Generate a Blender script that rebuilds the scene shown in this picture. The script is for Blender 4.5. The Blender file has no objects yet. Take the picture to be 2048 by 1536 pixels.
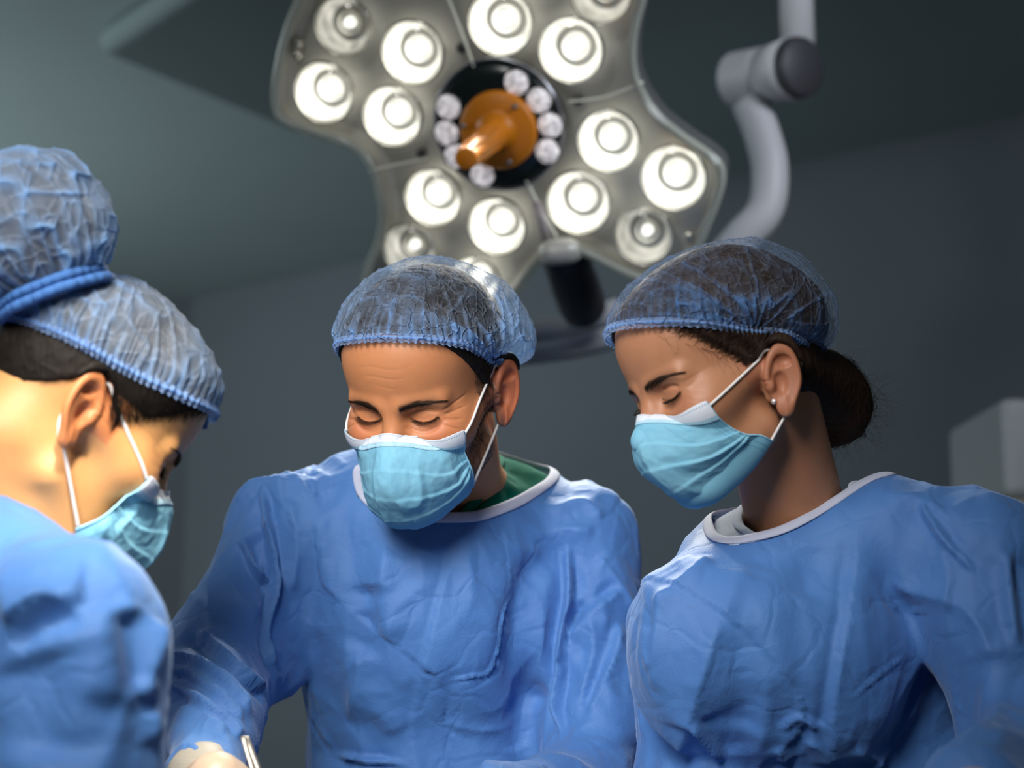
import bpy, math, random
import numpy as np
from mathutils import Vector, Matrix

random.seed(7)
rng = np.random.default_rng(7)
S = bpy.context.scene
COL = S.collection

# ------------------------------------------------------------------ camera, world, lights, exposure
F_PX = 3413.0                      # focal length in pixels of the 2048 px wide frame (60 mm lens)
PITCH = math.radians(10)
CAM = np.array([0.0, 0.0, 1.30])
RP = np.array([[1, 0, 0], [0, math.cos(PITCH), -math.sin(PITCH)], [0, math.sin(PITCH), math.cos(PITCH)]])

def at(px, py, d):
    """world point seen at a pixel, d metres in front of the camera"""
    c = np.array([(px - 1024) / F_PX * d, d, (768 - py) / F_PX * d])
    return RP @ c + CAM

cam = bpy.data.objects.new('camera', bpy.data.cameras.new('camera'))
COL.objects.link(cam)
cam.location = CAM
cam.rotation_euler = (math.radians(90) + PITCH, 0, 0)
cam.data.sensor_width = 36
cam.data.lens = 60
cam.data.clip_start = 0.05
cam.data.dof.use_dof = True
cam.data.dof.focus_distance = 1.74
cam.data.dof.aperture_fstop = 3.2
S.camera = cam

w = bpy.data.worlds.new('world'); S.world = w; w.use_nodes = True
w.node_tree.nodes['Background'].inputs[0].default_value = (0.55, 0.72, 1.0, 1)
w.node_tree.nodes['Background'].inputs[1].default_value = 0.11

S.view_settings.view_transform = 'Standard'
S.view_settings.look = 'None'
S.view_settings.exposure = 0.0
S.view_settings.gamma = 1.0
S.view_settings.use_curve_mapping = False

def lamp(name, kind, loc, target, energy, color=(1, 1, 1), size=0.1, cone=60, blend=0.5):
    L = bpy.data.lights.new(name, kind); L.energy = energy; L.color = color
    if kind == 'AREA': L.shape = 'DISK'; L.size = size
    elif kind in ('SPOT', 'POINT'): L.shadow_soft_size = size
    if kind == 'SPOT': L.spot_size = math.radians(cone); L.spot_blend = blend
    o = bpy.data.objects.new(name, L); COL.objects.link(o)
    o.location = loc
    o.rotation_euler = (Vector(target) - Vector(loc)).to_track_quat('-Z', 'Y').to_euler()
    return o
LAMP_AIM = at(1003, 256, 2.65)
# second operating light, over the near side of the table
lamp('second_operating_light', 'SPOT', (-0.46, 0.46, 2.06), (-0.08, 1.80, 1.40), 140, (1, .97, .93), 0.36, 48, 1.0)
# separate unseen spot aimed at the assistant on the left
lamp('assistant_spot', 'SPOT', (-0.10, 0.70, 2.35), at(225, 1050, 1.38), 165, (1, .92, .80), 0.08, 19, .9)
# unseen fill lights added to brighten wall, lamp head, ceiling, arm and right side
lamp('fill_light', 'AREA', (-2.6, 3.0, 2.6), (-0.9, 6.3, 1.7), 42, (.80, .93, 1), 0.8)
lamp('fill_light', 'AREA', (-0.7, 0.5, 2.6), LAMP_AIM, 7, (1, .98, .95), 0.3)
lamp('ceiling_fill', 'AREA', (-2.4, 4.6, 1.5), (-1.6, 5.2, 2.85), 15, (.86, .97, 1), 0.8)
lamp('fill_light', 'SPOT', (1.3, 1.4, 2.7), at(1380, 450, 3.1), 110, (.85, .9, 1), 0.3, 60, .9)
lamp('fill_light', 'AREA', (1.2, 0.2, 2.74), (0.3, 1.8, 1.0), 2.5, (.75, .88, 1), 0.8)

# ------------------------------------------------------------------ helpers: nodes
def mat(name, base=(.5, .5, .5), rough=.5, **kw):
    m = bpy.data.materials.new(name); m.use_nodes = True
    b = m.node_tree.nodes['Principled BSDF']
    b.inputs['Base Color'].default_value = (*base, 1)
    b.inputs['Roughness'].default_value = rough
    for k, v in kw.items():
        b.inputs[k.replace('_', ' ')].default_value = v
    return m

class NT:
    def __init__(s, m): s.t = m.node_tree; s.b = s.t.nodes.get('Principled BSDF'); s.out = [n for n in s.t.nodes if n.type == 'OUTPUT_MATERIAL'][0]
    def n(s, ty, **kw):
        x = s.t.nodes.new(ty)
        for k, v in kw.items():
            if k == 'ins':
                for a, c in v.items(): x.inputs[a].default_value = c
            else: setattr(x, k, v)
        return x
    def l(s, a, b): s.t.links.new(a, b)
    def math(s, op, a, b=None, clamp=False):
        x = s.n('ShaderNodeMath', operation=op, use_clamp=clamp)
        for i, v in enumerate((a, b)):
            if v is None: continue
            if isinstance(v, (int, float)): x.inputs[i].default_value = v
            else: s.l(v, x.inputs[i])
        return x.outputs[0]
    def mix(s, f, a, b):
        x = s.n('ShaderNodeMix', data_type='RGBA')
        for i, v in ((0, f), (6, a), (7, b)):
            if isinstance(v, (int, float)): x.inputs[i].default_value = v
            elif isinstance(v, tuple): x.inputs[i].default_value = (*v, 1)
            else: s.l(v, x.inputs[i])
        return x.outputs[2]
    def noise(s, scale, detail=3, rough=.5, stretch=None, obj=True):
        tc = s.n('ShaderNodeTexCoord'); v = tc.outputs['Object']
        if stretch:
            mp = s.n('ShaderNodeMapping'); mp.inputs['Scale'].default_value = stretch; s.l(v, mp.inputs[0]); v = mp.outputs[0]
        x = s.n('ShaderNodeTexNoise', ins={'Scale': scale, 'Detail': detail, 'Roughness': rough}); s.l(v, x.inputs['Vector'])
        return x.outputs[0]
    def attr(s, name):
        x = s.n('ShaderNodeAttribute', attribute_name=name); return x
    def bump(s, h, strength, dist, prev=None):
        x = s.n('ShaderNodeBump', ins={'Strength': strength, 'Distance': dist}); s.l(h, x.inputs['Height'])
        if prev is not None: s.l(prev, x.inputs['Normal'])
        return x.outputs[0]

# ------------------------------------------------------------------ helpers: numpy geometry
def hash3(i, seed):
    i = i.astype(np.int64)
    h = (i[:, 0] * 374761393 + i[:, 1] * 668265263 + i[:, 2] * 1442695041 + seed * 974634777) & 0xffffffff
    h = ((h ^ (h >> 13)) * 1274126177) & 0xffffffff
    h = h ^ (h >> 16)
    return h.astype(np.float64) / 4294967295.0 * 2 - 1

def vnoise(p, seed=0):
    i = np.floor(p); f = p - i; u = f * f * f * (f * (f * 6 - 15) + 10)
    r = 0
    for a in (0, 1):
        for b in (0, 1):
            for c in (0, 1):
                wgt = (u[:, 0] if a else 1 - u[:, 0]) * (u[:, 1] if b else 1 - u[:, 1]) * (u[:, 2] if c else 1 - u[:, 2])
                r = r + wgt * hash3(i + np.array([a, b, c]), seed)
    return r

def fbm(p, seed=0, o=3):
    r = 0; a = 1.; s = 0
    for k in range(o):
        r = r + a * vnoise(p * 2 ** k + 17.3 * k, seed + k); s += a; a *= .5
    return r / s

def ridged(p, seed=0):
    return 1 - np.minimum(1, np.abs(vnoise(p, seed)) * 2.2)

def smin(a, b, k): h = np.maximum(k - np.abs(a - b), 0) / k; return np.minimum(a, b) - h * h * k * .25
def smax(a, b, k): return -smin(-a, -b, k)
def sstep(a, b, x): t = np.clip((x - a) / (b - a), 0, 1); return t * t * (3 - 2 * t)

def ell(p, c, r):
    q = p - np.array(c, dtype=p.dtype); r = np.array(r, dtype=p.dtype)
    k0 = np.sqrt(((q / r) ** 2).sum(1)); k1 = np.sqrt(((q / (r * r)) ** 2).sum(1)) + 1e-9
    return k0 * (k0 - 1) / k1

def cap(p, a, b, ra, rb, sy=1.0):
    a = np.array(a, dtype=p.dtype); b = np.array(b, dtype=p.dtype)
    ba = b - a; q = p - a
    t = np.clip(q @ ba / (ba @ ba), 0, 1)
    d = q - t[:, None] * ba
    if sy != 1.0: d[:, 1] = d[:, 1] / sy
    return (np.sqrt((d * d).sum(1)) - (ra + (rb - ra) * t)) * min(1., sy)

def grid_mesh(f, lo, hi, h, coarse=4, newton=2):
    """polygonise f=0 (surface nets on a narrow band), then snap to the surface"""
    lo = np.array(lo, float); hi = np.array(hi, float)
    n = (np.ceil((hi - lo) / h / coarse).astype(int) + 1)
    gc = np.stack(np.meshgrid(*[np.arange(k) for k in n], indexing='ij'), -1).reshape(-1, 3)
    pc = (lo + (gc * coarse + coarse / 2) * h).astype(np.float32)
    vc = f(pc).reshape(n)
    near = np.abs(vc) < h * coarse * 1.7
    V = np.repeat(np.repeat(np.repeat(vc, coarse, 0), coarse, 1), coarse, 2).astype(np.float32)
    V = np.where(V < 0, np.float32(-1), np.float32(1))
    M = np.repeat(np.repeat(np.repeat(near, coarse, 0), coarse, 1), coarse, 2)
    idx = np.argwhere(M)
    out = np.empty(len(idx), np.float32)
    for s in range(0, len(idx), 600000):
        e = idx[s:s + 600000]
        out[s:s + 600000] = f((lo + (e + .0) * h).astype(np.float32))
    V[M] = out
    s = V < 0
    c = np.zeros(tuple(k - 1 for k in V.shape), np.int8)
    for a in (0, 1):
        for b in (0, 1):
            for d in (0, 1):
                c += s[a:s.shape[0] - 1 + a, b:s.shape[1] - 1 + b, d:s.shape[2] - 1 + d]
    act = (c > 0) & (c < 8)
    cells = np.argwhere(act)
    ids = np.full(c.shape, -1, np.int32); ids[act] = np.arange(len(cells))
    acc = np.zeros((len(cells), 3)); cnt = np.zeros(len(cells))
    for ax in range(3):
        o1, o2 = [k for k in range(3) if k != ax]
        for a in (0, 1):
            for b in (0, 1):
                p0 = cells.copy(); p0[:, o1] += a; p0[:, o2] += b
                p1 = p0.copy(); p1[:, ax] += 1
                v0 = V[tuple(p0.T)]; v1 = V[tuple(p1.T)]
                m = (v0 < 0) != (v1 < 0)
                t = np.zeros(len(cells)); t[m] = v0[m] / (v0[m] - v1[m])
                q = p0.astype(float); q[:, ax] += t
                acc[m] += q[m]; cnt[m] += 1
    P = lo + acc / cnt[:, None] * h
    faces = []
    for ax in range(3):
        o1, o2 = [(1, 2), (2, 0), (0, 1)][ax]
        sl0 = [slice(None)] * 3; sl1 = [slice(None)] * 3
        sl0[ax] = slice(0, -1); sl1[ax] = slice(1, None)
        ed = s[tuple(sl0)] != s[tuple(sl1)]
        e = np.argwhere(ed)
        e = e[(e[:, o1] > 0) & (e[:, o2] > 0) & (e[:, o1] < c.shape[o1]) & (e[:, o2] < c.shape[o2])]
        inside = s[tuple(e.T)]
        def g(d1, d2):
            q = e.copy(); q[:, o1] -= d1; q[:, o2] -= d2; return ids[tuple(q.T)]
        qd = np.stack([g(1, 1), g(0, 1), g(0, 0), g(1, 0)], 1)
        qd[~inside] = qd[~inside][:, ::-1]
        faces.append(qd)
    Fc = np.concatenate(faces)
    Fc = Fc[(Fc >= 0).all(1)]
    for k in range(newton):
        v, g = grad(f, P)
        st = v[:, None] * g / np.maximum((g * g).sum(1), .25)[:, None]
        ln = np.linalg.norm(st, axis=1, keepdims=True); st *= np.minimum(1, h * .8 / np.maximum(ln, 1e-9))
        P = P - st
    return P, Fc

def grad(f, P, e=4e-4):
    P = np.asarray(P, float); v = f(P); g = np.zeros_like(P)
    for a in range(3):
        q = P.copy(); q[:, a] += e; r = P.copy(); r[:, a] -= e
        g[:, a] = (f(q) - f(r)) / (2 * e)
    return v, g

def nrm(v): return v / np.maximum(np.linalg.norm(v, axis=-1, keepdims=True), 1e-9)

def march(f, o, d, tmax=4., inside_ok=False):
    """sphere trace rays o+t d (N,3) to f=0"""
    t = np.zeros(len(d))
    for k in range(90):
        v = f(o + t[:, None] * d); t = t + np.clip(v, -.02, .3) * .8
        t = np.minimum(t, tmax)
    return t

def link(name, P, Fc, material, parent=None, smooth=True, uv=None, attrs=None):
    me = bpy.data.meshes.new(name)
    P = np.asarray(P, float)
    if isinstance(Fc, np.ndarray):
        me.vertices.add(len(P)); me.vertices.foreach_set('co', P.astype(np.float32).ravel())
        k = Fc.shape[1]
        me.loops.add(Fc.size); me.loops.foreach_set('vertex_index', Fc.astype(np.int32).ravel())
        me.polygons.add(len(Fc)); me.polygons.foreach_set('loop_start', np.arange(0, Fc.size, k, dtype=np.int32))
        me.update(calc_edges=True)
    else:
        me.from_pydata([tuple(v) for v in P], [], Fc); me.update()
    if smooth: me.polygons.foreach_set('use_smooth', np.ones(len(me.polygons), bool))
    if uv is not None:
        l = me.uv_layers.new(name='UVMap'); li = np.zeros(len(me.loops), np.int32); me.loops.foreach_get('vertex_index', li)
        l.data.foreach_set('uv', np.asarray(uv, np.float32)[li].ravel())
    if attrs:
        for k, v in attrs.items():
            a = me.attributes.new(k, 'FLOAT', 'POINT'); a.data.foreach_set('value', np.asarray(v, np.float32))
    me.materials.append(material)
    o = bpy.data.objects.new(name, me); COL.objects.link(o)
    if parent is not None: attach(o, parent)
    return o

def world_of(o):
    m = o.matrix_basis.copy()
    if o.parent is not None: m = world_of(o.parent) @ o.matrix_parent_inverse @ m
    return m
def attach(o, parent):
    o.parent = parent; o.matrix_parent_inverse = world_of(parent).inverted()

def thing(name, label, cat, loc, group=None):
    o = bpy.data.objects.new(name, None); COL.objects.link(o); o.location = loc
    o['label'] = label; o['category'] = cat
    if group: o['group'] = group
    return o
def tag(o, label, cat, group=None):
    o['label'] = label; o['category'] = cat
    if group: o['group'] = group
    return o
def struct(o): o['kind'] = 'structure'; return o

def grid_faces(nu, nv, wrap=False):
    i, j = np.meshgrid(np.arange(nu if wrap else nu - 1), np.arange(nv - 1), indexing='ij')
    i = i.ravel(); j = j.ravel(); i2 = (i + 1) % nu
    return np.stack([i * nv + j, i2 * nv + j, i2 * nv + j + 1, i * nv + j + 1], 1)

def smooth_path(pts, n):
    """Catmull-Rom through pts, n samples"""
    P = np.array(pts, float); P = np.vstack([2 * P[0] - P[1], P, 2 * P[-1] - P[-2]])
    t = np.linspace(0, len(P) - 3 - 1e-9, n); i = t.astype(int); f = (t - i)[:, None]
    a, b, c, d = P[i], P[i + 1], P[i + 2], P[i + 3]
    return .5 * (2 * b + (c - a) * f + (2 * a - 5 * b + 4 * c - d) * f ** 2 + (3 * b - a - 3 * c + d) * f ** 3)

def tube(path, r, seg=12, flat=1.0, up=None, caps=True):
    """tube mesh along path; r scalar or per point; returns P, faces list"""
    P = np.array(path, float); n = len(P); r = np.full(n, r) if np.isscalar(r) else np.array(r)
    T = nrm(np.gradient(P, axis=0))
    N = np.zeros_like(P)
    u0 = np.array(up if up is not None else ([0, 0, 1] if abs(T[0][2]) < .9 else [1, 0, 0]), float)
    for i in range(n):
        if up is not None and np.ndim(up) == 2: u0 = np.array(up[i])
        x = u0 - T[i] * (u0 @ T[i]); x /= np.linalg.norm(x) + 1e-9; N[i] = x
        if up is None or np.ndim(up) == 1: u0 = x
    B = np.cross(T, N)
    a = np.linspace(0, 2 * np.pi, seg, endpoint=False)
    V = (P[:, None] + r[:, None, None] * (np.cos(a)[None, :, None] * N[:, None] * flat + np.sin(a)[None, :, None] * B[:, None])).reshape(-1, 3)
    Fc = []
    for i in range(n - 1):
        for k in range(seg):
            k2 = (k + 1) % seg
            Fc.append((i * seg + k, i * seg + k2, (i + 1) * seg + k2, (i + 1) * seg + k))
    if caps: Fc.append(tuple(range(seg - 1, -1, -1))); Fc.append(tuple((n - 1) * seg + k for k in range(seg)))
    return V, Fc

def strands(name, paths, r, material, parent):
    """many tapered three-sided hairs in one mesh; paths (N,M,3)"""
    A = np.asarray(paths, float); N, M, _ = A.shape
    T = nrm(np.gradient(A, axis=1)); ref = np.array([.3, .2, .93]); X = nrm(np.cross(T, ref)); Y = np.cross(T, X)
    rr = (r if np.ndim(r) else np.full(N, r))[:, None] * (1 - .75 * np.linspace(0, 1, M)[None] ** 2)
    V = np.stack([A + rr[..., None] * (math.cos(q) * X + math.sin(q) * Y) for q in (0, 2.094, 4.189)], 2)
    idx = np.arange(N * M * 3).reshape(N, M, 3)
    fs = []
    for k in range(3):
        k2 = (k + 1) % 3
        fs.append(np.stack([idx[:, :-1, k], idx[:, :-1, k2], idx[:, 1:, k2], idx[:, 1:, k]], -1).reshape(-1, 4))
    return link(name, V.reshape(-1, 3), np.concatenate(fs), material, parent)

def lathe(prof, seg=48, R=None, t=None):
    """prof [(r,z)...] about local z; R columns axes, t origin"""
    pr = np.array(prof, float); a = np.linspace(0, 2 * np.pi, seg, endpoint=False)
    V = np.stack([pr[None, :, 0] * np.cos(a)[:, None], pr[None, :, 0] * np.sin(a)[:, None], np.repeat(pr[None, :, 1], seg, 0)], -1).reshape(-1, 3)
    if R is not None: V = V @ np.array(R).T
    if t is not None: V = V + np.array(t)
    return V, grid_faces(seg, len(pr), True)

def box_pts(lo, hi):
    lo, hi = np.array(lo, float), np.array(hi, float)
    V = np.array([[(lo, hi)[i][0], (lo, hi)[j][1], (lo, hi)[k][2]] for i in (0, 1) for j in (0, 1) for k in (0, 1)])
    return V, [(0, 1, 3, 2), (4, 6, 7, 5), (0, 4, 5, 1), (2, 3, 7, 6), (0, 2, 6, 4), (1, 5, 7, 3)]

def bevel(o, wd, seg=3):
    b = o.modifiers.new('bevel', 'BEVEL'); b.width = wd; b.segments = seg; b.limit_method = 'ANGLE'; return o

# ------------------------------------------------------------------ materials
def wall_material(name, col, rough=.85):
    m = mat(name, col, rough); t = NT(m)
    n = t.noise(1.2, 4); t.l(t.mix(n, tuple(c * .85 for c in col), tuple(c * 1.12 for c in col)), t.b.inputs['Base Color'])
    t.l(t.bump(t.noise(90, 4), .08, .004), t.b.inputs['Normal']); return m
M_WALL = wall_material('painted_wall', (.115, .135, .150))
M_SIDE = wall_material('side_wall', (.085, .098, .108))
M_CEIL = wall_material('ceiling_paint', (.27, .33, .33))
M_DARK_SLAB = wall_material('dark_ceiling_slab', (.12, .155, .155))
M_FLOOR = wall_material('floor_vinyl', (.14, .17, .19), .4)

def gown_material():
    m = mat('nonwoven_gown', (.085, .22, .60), .62); t = NT(m)
    t.b.inputs['Specular IOR Level'].default_value = .42
    t.b.inputs['Sheen Weight'].default_value = .28; t.b.inputs['Sheen Roughness'].default_value = .45
    t.b.inputs['Sheen Tint'].default_value = (.7, .82, 1, 1)
    t.l(t.mix(t.noise(9, 5, .6), (.054, .165, .46), (.082, .225, .55)), t.b.inputs['Base Color'])
    tc = t.n('ShaderNodeTexCoord'); hs = []
    for ang in (35, -35):
        mp = t.n('ShaderNodeMapping'); mp.inputs['Rotation'].default_value = (0, math.radians(ang), 0); t.l(tc.outputs['Object'], mp.inputs[0])
        wv = t.n('ShaderNodeTexWave', ins={'Scale': 130., 'Distortion': .6, 'Detail': 1.}); t.l(mp.outputs[0], wv.inputs[0]); hs.append(wv.outputs['Fac'])
    h = t.math('MULTIPLY', hs[0], hs[1])
    b1 = t.bump(h, .16, .0006)
    v = t.n('ShaderNodeTexVoronoi', feature='DISTANCE_TO_EDGE', ins={'Scale': 16., 'Randomness': 1.})
    nz = t.n('ShaderNodeTexNoise', ins={'Scale': 8., 'Detail': 3.}); t.l(tc.outputs['Object'], nz.inputs['Vector'])
    vm = t.n('ShaderNodeVectorMath', operation='MULTIPLY_ADD'); vm.inputs[1].default_value = (.12, .12, .12); t.l(nz.outputs['Color'], vm.inputs[0]); t.l(tc.outputs['Object'], vm.inputs[2])
    t.l(vm.outputs[0], v.inputs['Vector'])
    e = t.math('MINIMUM', v.outputs['Distance'], .10)
    b2 = t.bump(e, .5, .012, b1)
    b3 = t.bump(t.noise(38, 6, .68), .30, .005, b2)
    t.l(b3, t.b.inputs['Normal']); return m
M_GOWN = gown_material()

def cloth(name, col, rough=.8, var=.15, bs=220, **kw):
    m = mat(name, col, rough, **kw); t = NT(m)
    t.l(t.mix(t.noise(25, 5, .6), tuple(c * (1 - var) for c in col), tuple(min(1, c * (1 + var)) for c in col)), t.b.inputs['Base Color'])
    t.l(t.bump(t.noise(bs, 4), .35, .0012), t.b.inputs['Normal']); return m
M_BIND = cloth('binding_tape', (.52, .56, .72))
M_GREEN = cloth('green_scrub', (.002, .125, .085), .95); M_GREEN.node_tree.nodes['Principled BSDF'].inputs['Specular IOR Level'].default_value = .1
M_GREY_SCRUB = cloth('grey_blue_scrub', (.30, .38, .52), .85)
M_LOOP = cloth('ear_loop_elastic', (.80, .78, .76), .8)
M_SHOE = cloth('shoe', (.05, .06, .08), .6)
M_DRAPE = cloth('table_drape', (.35, .52, .72), .8)

def skin_material(name, base, red, dark, sss=.18):
    m = mat(name, base, .48); t = NT(m)
    a = t.attr('tone'); g = t.attr('line')
    n = t.noise(55, 5, .6)
    c1 = t.mix(n, tuple(c * .9 for c in base), tuple(min(1, c * 1.1) for c in base))
    r = t.attr('flush')
    c1 = t.mix(r.outputs['Fac'], c1, red)
    c1 = t.mix(a.outputs['Fac'], c1, dark)
    c1 = t.mix(g.outputs['Fac'], c1, (.03, .015, .01))
    t.l(c1, t.b.inputs['Base Color'])
    t.b.inputs['Subsurface Weight'].default_value = sss
    t.b.inputs['Subsurface Radius'].default_value = (1., .30, .12)
    t.b.inputs['Subsurface Scale'].default_value = .006
    t.b.inputs['Specular IOR Level'].default_value = .42
    b = t.bump(t.noise(520, 3, .6), .22, .0006)
    b = t.bump(t.noise(130, 3, .5), .10, .001, b)
    t.l(b, t.b.inputs['Normal']); return m
M_SKIN_MAN = skin_material('skin_man', (.56, .228, .098), (.56, .13, .07), (.085, .055, .042))
M_SKIN_WOMAN = skin_material('skin_woman', (.47, .215, .115), (.42, .14, .075), (.10, .055, .035))
M_SKIN_NURSE = skin_material('skin_nurse', (.62, .31, .115), (.60, .14, .05), (.12, .06, .03))
def hair_material(name, c):
    m = mat(name, c, .62); t = NT(m); t.b.inputs['Specular IOR Level'].default_value = .16
    t.l(t.bump(t.noise(300, 3, .6, (1, 1, .15)), .6, .002), t.b.inputs['Normal']); return m
M_HAIR = hair_material('dark_hair', (.012, .009, .007))
M_HAIR_BR = hair_material('brown_hair', (.030, .016, .010))
M_BROW = hair_material('eyebrow_hair', (.030, .016, .009))

def cap_material(name, col, lo, hi, fuzz=60):
    """sheer non-woven: thin where it lies single, denser where it is gathered"""
    m = bpy.data.materials.new(name); m.use_nodes = True; t = NT(m)
    t.b.inputs['Roughness'].default_value = .7
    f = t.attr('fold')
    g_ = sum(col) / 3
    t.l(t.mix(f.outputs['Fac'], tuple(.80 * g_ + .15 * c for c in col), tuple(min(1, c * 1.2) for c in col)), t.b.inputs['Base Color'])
    t.b.inputs['Roughness'].default_value = .85; t.b.inputs['Specular IOR Level'].default_value = .2
    tc = t.n('ShaderNodeTexCoord'); vo = t.n('ShaderNodeTexVoronoi', feature='DISTANCE_TO_EDGE', ins={'Scale': fuzz * 1.3})
    wn = t.n('ShaderNodeTexNoise', ins={'Scale': fuzz * .5, 'Detail': 3.}); t.l(tc.outputs['Object'], wn.inputs['Vector'])
    vm = t.n('ShaderNodeVectorMath', operation='MULTIPLY_ADD'); vm.inputs[1].default_value = (.03, .03, .03); t.l(wn.outputs['Color'], vm.inputs[0]); t.l(tc.outputs['Object'], vm.inputs[2]); t.l(vm.outputs[0], vo.inputs['Vector'])
    crack = t.math('SUBTRACT', 1.0, t.math('MULTIPLY', vo.outputs['Distance'], 9.0), True)
    tr = t.n('ShaderNodeBsdfTransparent'); tl = t.n('ShaderNodeBsdfTranslucent', ins={'Color': (*[min(1, c * 1.25) for c in col], 1)})
    mx = t.n('ShaderNodeMixShader', ins={0: .35}); t.l(t.b.outputs[0], mx.inputs[1]); t.l(tl.outputs[0], mx.inputs[2])
    lw = t.n('ShaderNodeLayerWeight', ins={'Blend': .25})
    n = t.noise(fuzz, 5, .7)
    a = t.math('MULTIPLY', f.outputs['Fac'], hi - lo)
    a = t.math('ADD', a, lo)
    a = t.math('ADD', a, t.math('MULTIPLY', lw.outputs['Facing'], .38))
    a = t.math('ADD', a, t.math('MULTIPLY', crack, .22))
    a = t.math('ADD', a, t.math('MULTIPLY', t.math('SUBTRACT', n, .5), .5), True)
    fin = t.n('ShaderNodeMixShader'); t.l(a, fin.inputs[0]); t.l(tr.outputs[0], fin.inputs[1]); t.l(mx.outputs[0], fin.inputs[2])
    t.l(fin.outputs[0], t.out.inputs[0])
    b = t.bump(t.noise(160, 4, .6), .5, .0015); b = t.bump(crack, .8 if fuzz > 50 else .3, .0022, b)
    t.l(b, t.b.inputs['Normal']); t.l(b, tl.inputs['Normal']); return m
M_CAP = cap_material('sheer_blue_cap', (.20, .38, .72), .06, .74)
M_CAP_DARK = cap_material('sheer_blue_cap_dark', (.13, .29, .62), .03, .52)
M_CAP_LIGHT = cap_material('sheer_blue_cap_full', (.17, .32, .58), .42, .95, 38)
M_BAND = cap_material('cap_elastic', (.20, .38, .74), .35, .80)

def mask_material(name='mask_fabric'):
    m = mat(name, (.20, .62, .86), .75); t = NT(m)
    uv = t.n('ShaderNodeUVMap'); sp = t.n('ShaderNodeSeparateXYZ'); t.l(uv.outputs[0], sp.inputs[0])
    n = t.noise(40, 5, .6)
    c = t.mix(n, (.20, .56, .78), (.36, .72, .88))
    # sewn perforations: rows of dots along the sides and below the top strip
    def dots(coord, centre, width, across, count):
        a = t.math('LESS_THAN', t.math('ABSOLUTE', t.math('SUBTRACT', coord, centre)), width)
        b = t.math('GREATER_THAN', t.math('SINE', t.math('MULTIPLY', across, count * 6.2832)), .1)
        return t.math('MULTIPLY', a, b)
    U, V = sp.outputs[0], sp.outputs[1]
    d = None
    for k, (co, cen, wd, ac, cn) in enumerate([(U, .03, .003, V, 46), (U, .050, .003, V, 46), (U, .97, .003, V, 46), (U, .950, .003, V, 46)]):
        x = dots(co, cen, wd, ac, cn); d = x if d is None else t.math('MAXIMUM', d, x)
    t.l(t.mix(d, c, (.10, .34, .55)), t.b.inputs['Base Color'])
    t.b.inputs['Subsurface Weight'].default_value = .0
    tl = t.n('ShaderNodeBsdfTranslucent', ins={'Color': (.35, .75, .92, 1)})
    mx = t.n('ShaderNodeMixShader', ins={0: .28}); t.l(t.b.outputs[0], mx.inputs[1]); t.l(tl.outputs[0], mx.inputs[2]); t.l(mx.outputs[0], t.out.inputs[0])
    t.l(t.bump(t.noise(300, 4, .6), .3, .0008), t.b.inputs['Normal']); return m
M_MASK = mask_material()
def band_material():
    m = mat('mask_nose_strip', (.66, .72, .82), .7); t = NT(m)
    uv = t.n('ShaderNodeUVMap'); sp = t.n('ShaderNodeSeparateXYZ'); t.l(uv.outputs[0], sp.inputs[0])
    U, V = sp.outputs[0], sp.outputs[1]; d = None
    for cen in (.13, .70, .93):
        a = t.math('LESS_THAN', t.math('ABSOLUTE', t.math('SUBTRACT', V, cen)), .026)
        b = t.math('GREATER_THAN', t.math('SINE', t.math('MULTIPLY', U, 92 * 6.2832)), .35)
        x = t.math('MULTIPLY', a, b); d = x if d is None else t.math('MAXIMUM', d, x)
    lower = t.math('GREATER_THAN', V, .64)
    c = t.mix(lower, (.70, .75, .84), (.42, .68, .84))
    t.l(t.mix(d, c, (.24, .33, .44)), t.b.inputs['Base Color'])
    t.l(t.bump(t.noise(300, 4, .6), .3, .0008), t.b.inputs['Normal']); return m
M_NOSE = band_material()
M_GLOVE = mat('latex_glove', (.58, .44, .33), .42, Subsurface_Weight=.1, Subsurface_Scale=.004)
_t = NT(M_GLOVE); _t.l(_t.bump(_t.noise(60, 3, .5), .15, .003), _t.b.inputs['Normal'])
M_CUFF = mat('glove_cuff', (.42, .39, .33), .5)
_t = NT(M_CUFF); _t.l(_t.bump(_t.noise(60, 3, .5, (1, 1, 6)), .3, .003), _t.b.inputs['Normal'])
M_STEEL = mat('instrument_steel', (.46, .43, .38), .45, Metallic=.8)
M_STONE = mat('earring_stone', (.95, .95, .97), .05, Metallic=.6)
M_PEARL = mat('earring_pearl', (.85, .80, .62), .2)
M_METAL_LIGHT = mat('enamel_light_grey', (.50, .50, .52), .5)
M_METAL_DARK = mat('joint_dark_grey', (.035, .036, .042), .55)
M_ORANGE = mat('orange_plastic', (.66, .21, .004), .42)
M_HUB = mat('hub_dark_plastic', (.010, .016, .016), .25)
def emissive(name, col, strength):
    m = mat(name, (.8, .8, .8), .3); t = NT(m)
    t.b.inputs['Emission Color'].default_value = (*col, 1); t.b.inputs['Emission Strength'].default_value = strength
    return m, t

# ------------------------------------------------------------------ room shell
CZ = 2.85
def quad(name, pts, m): return struct(link(name, pts, [tuple(range(len(pts)))], m, smooth=False))
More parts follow.
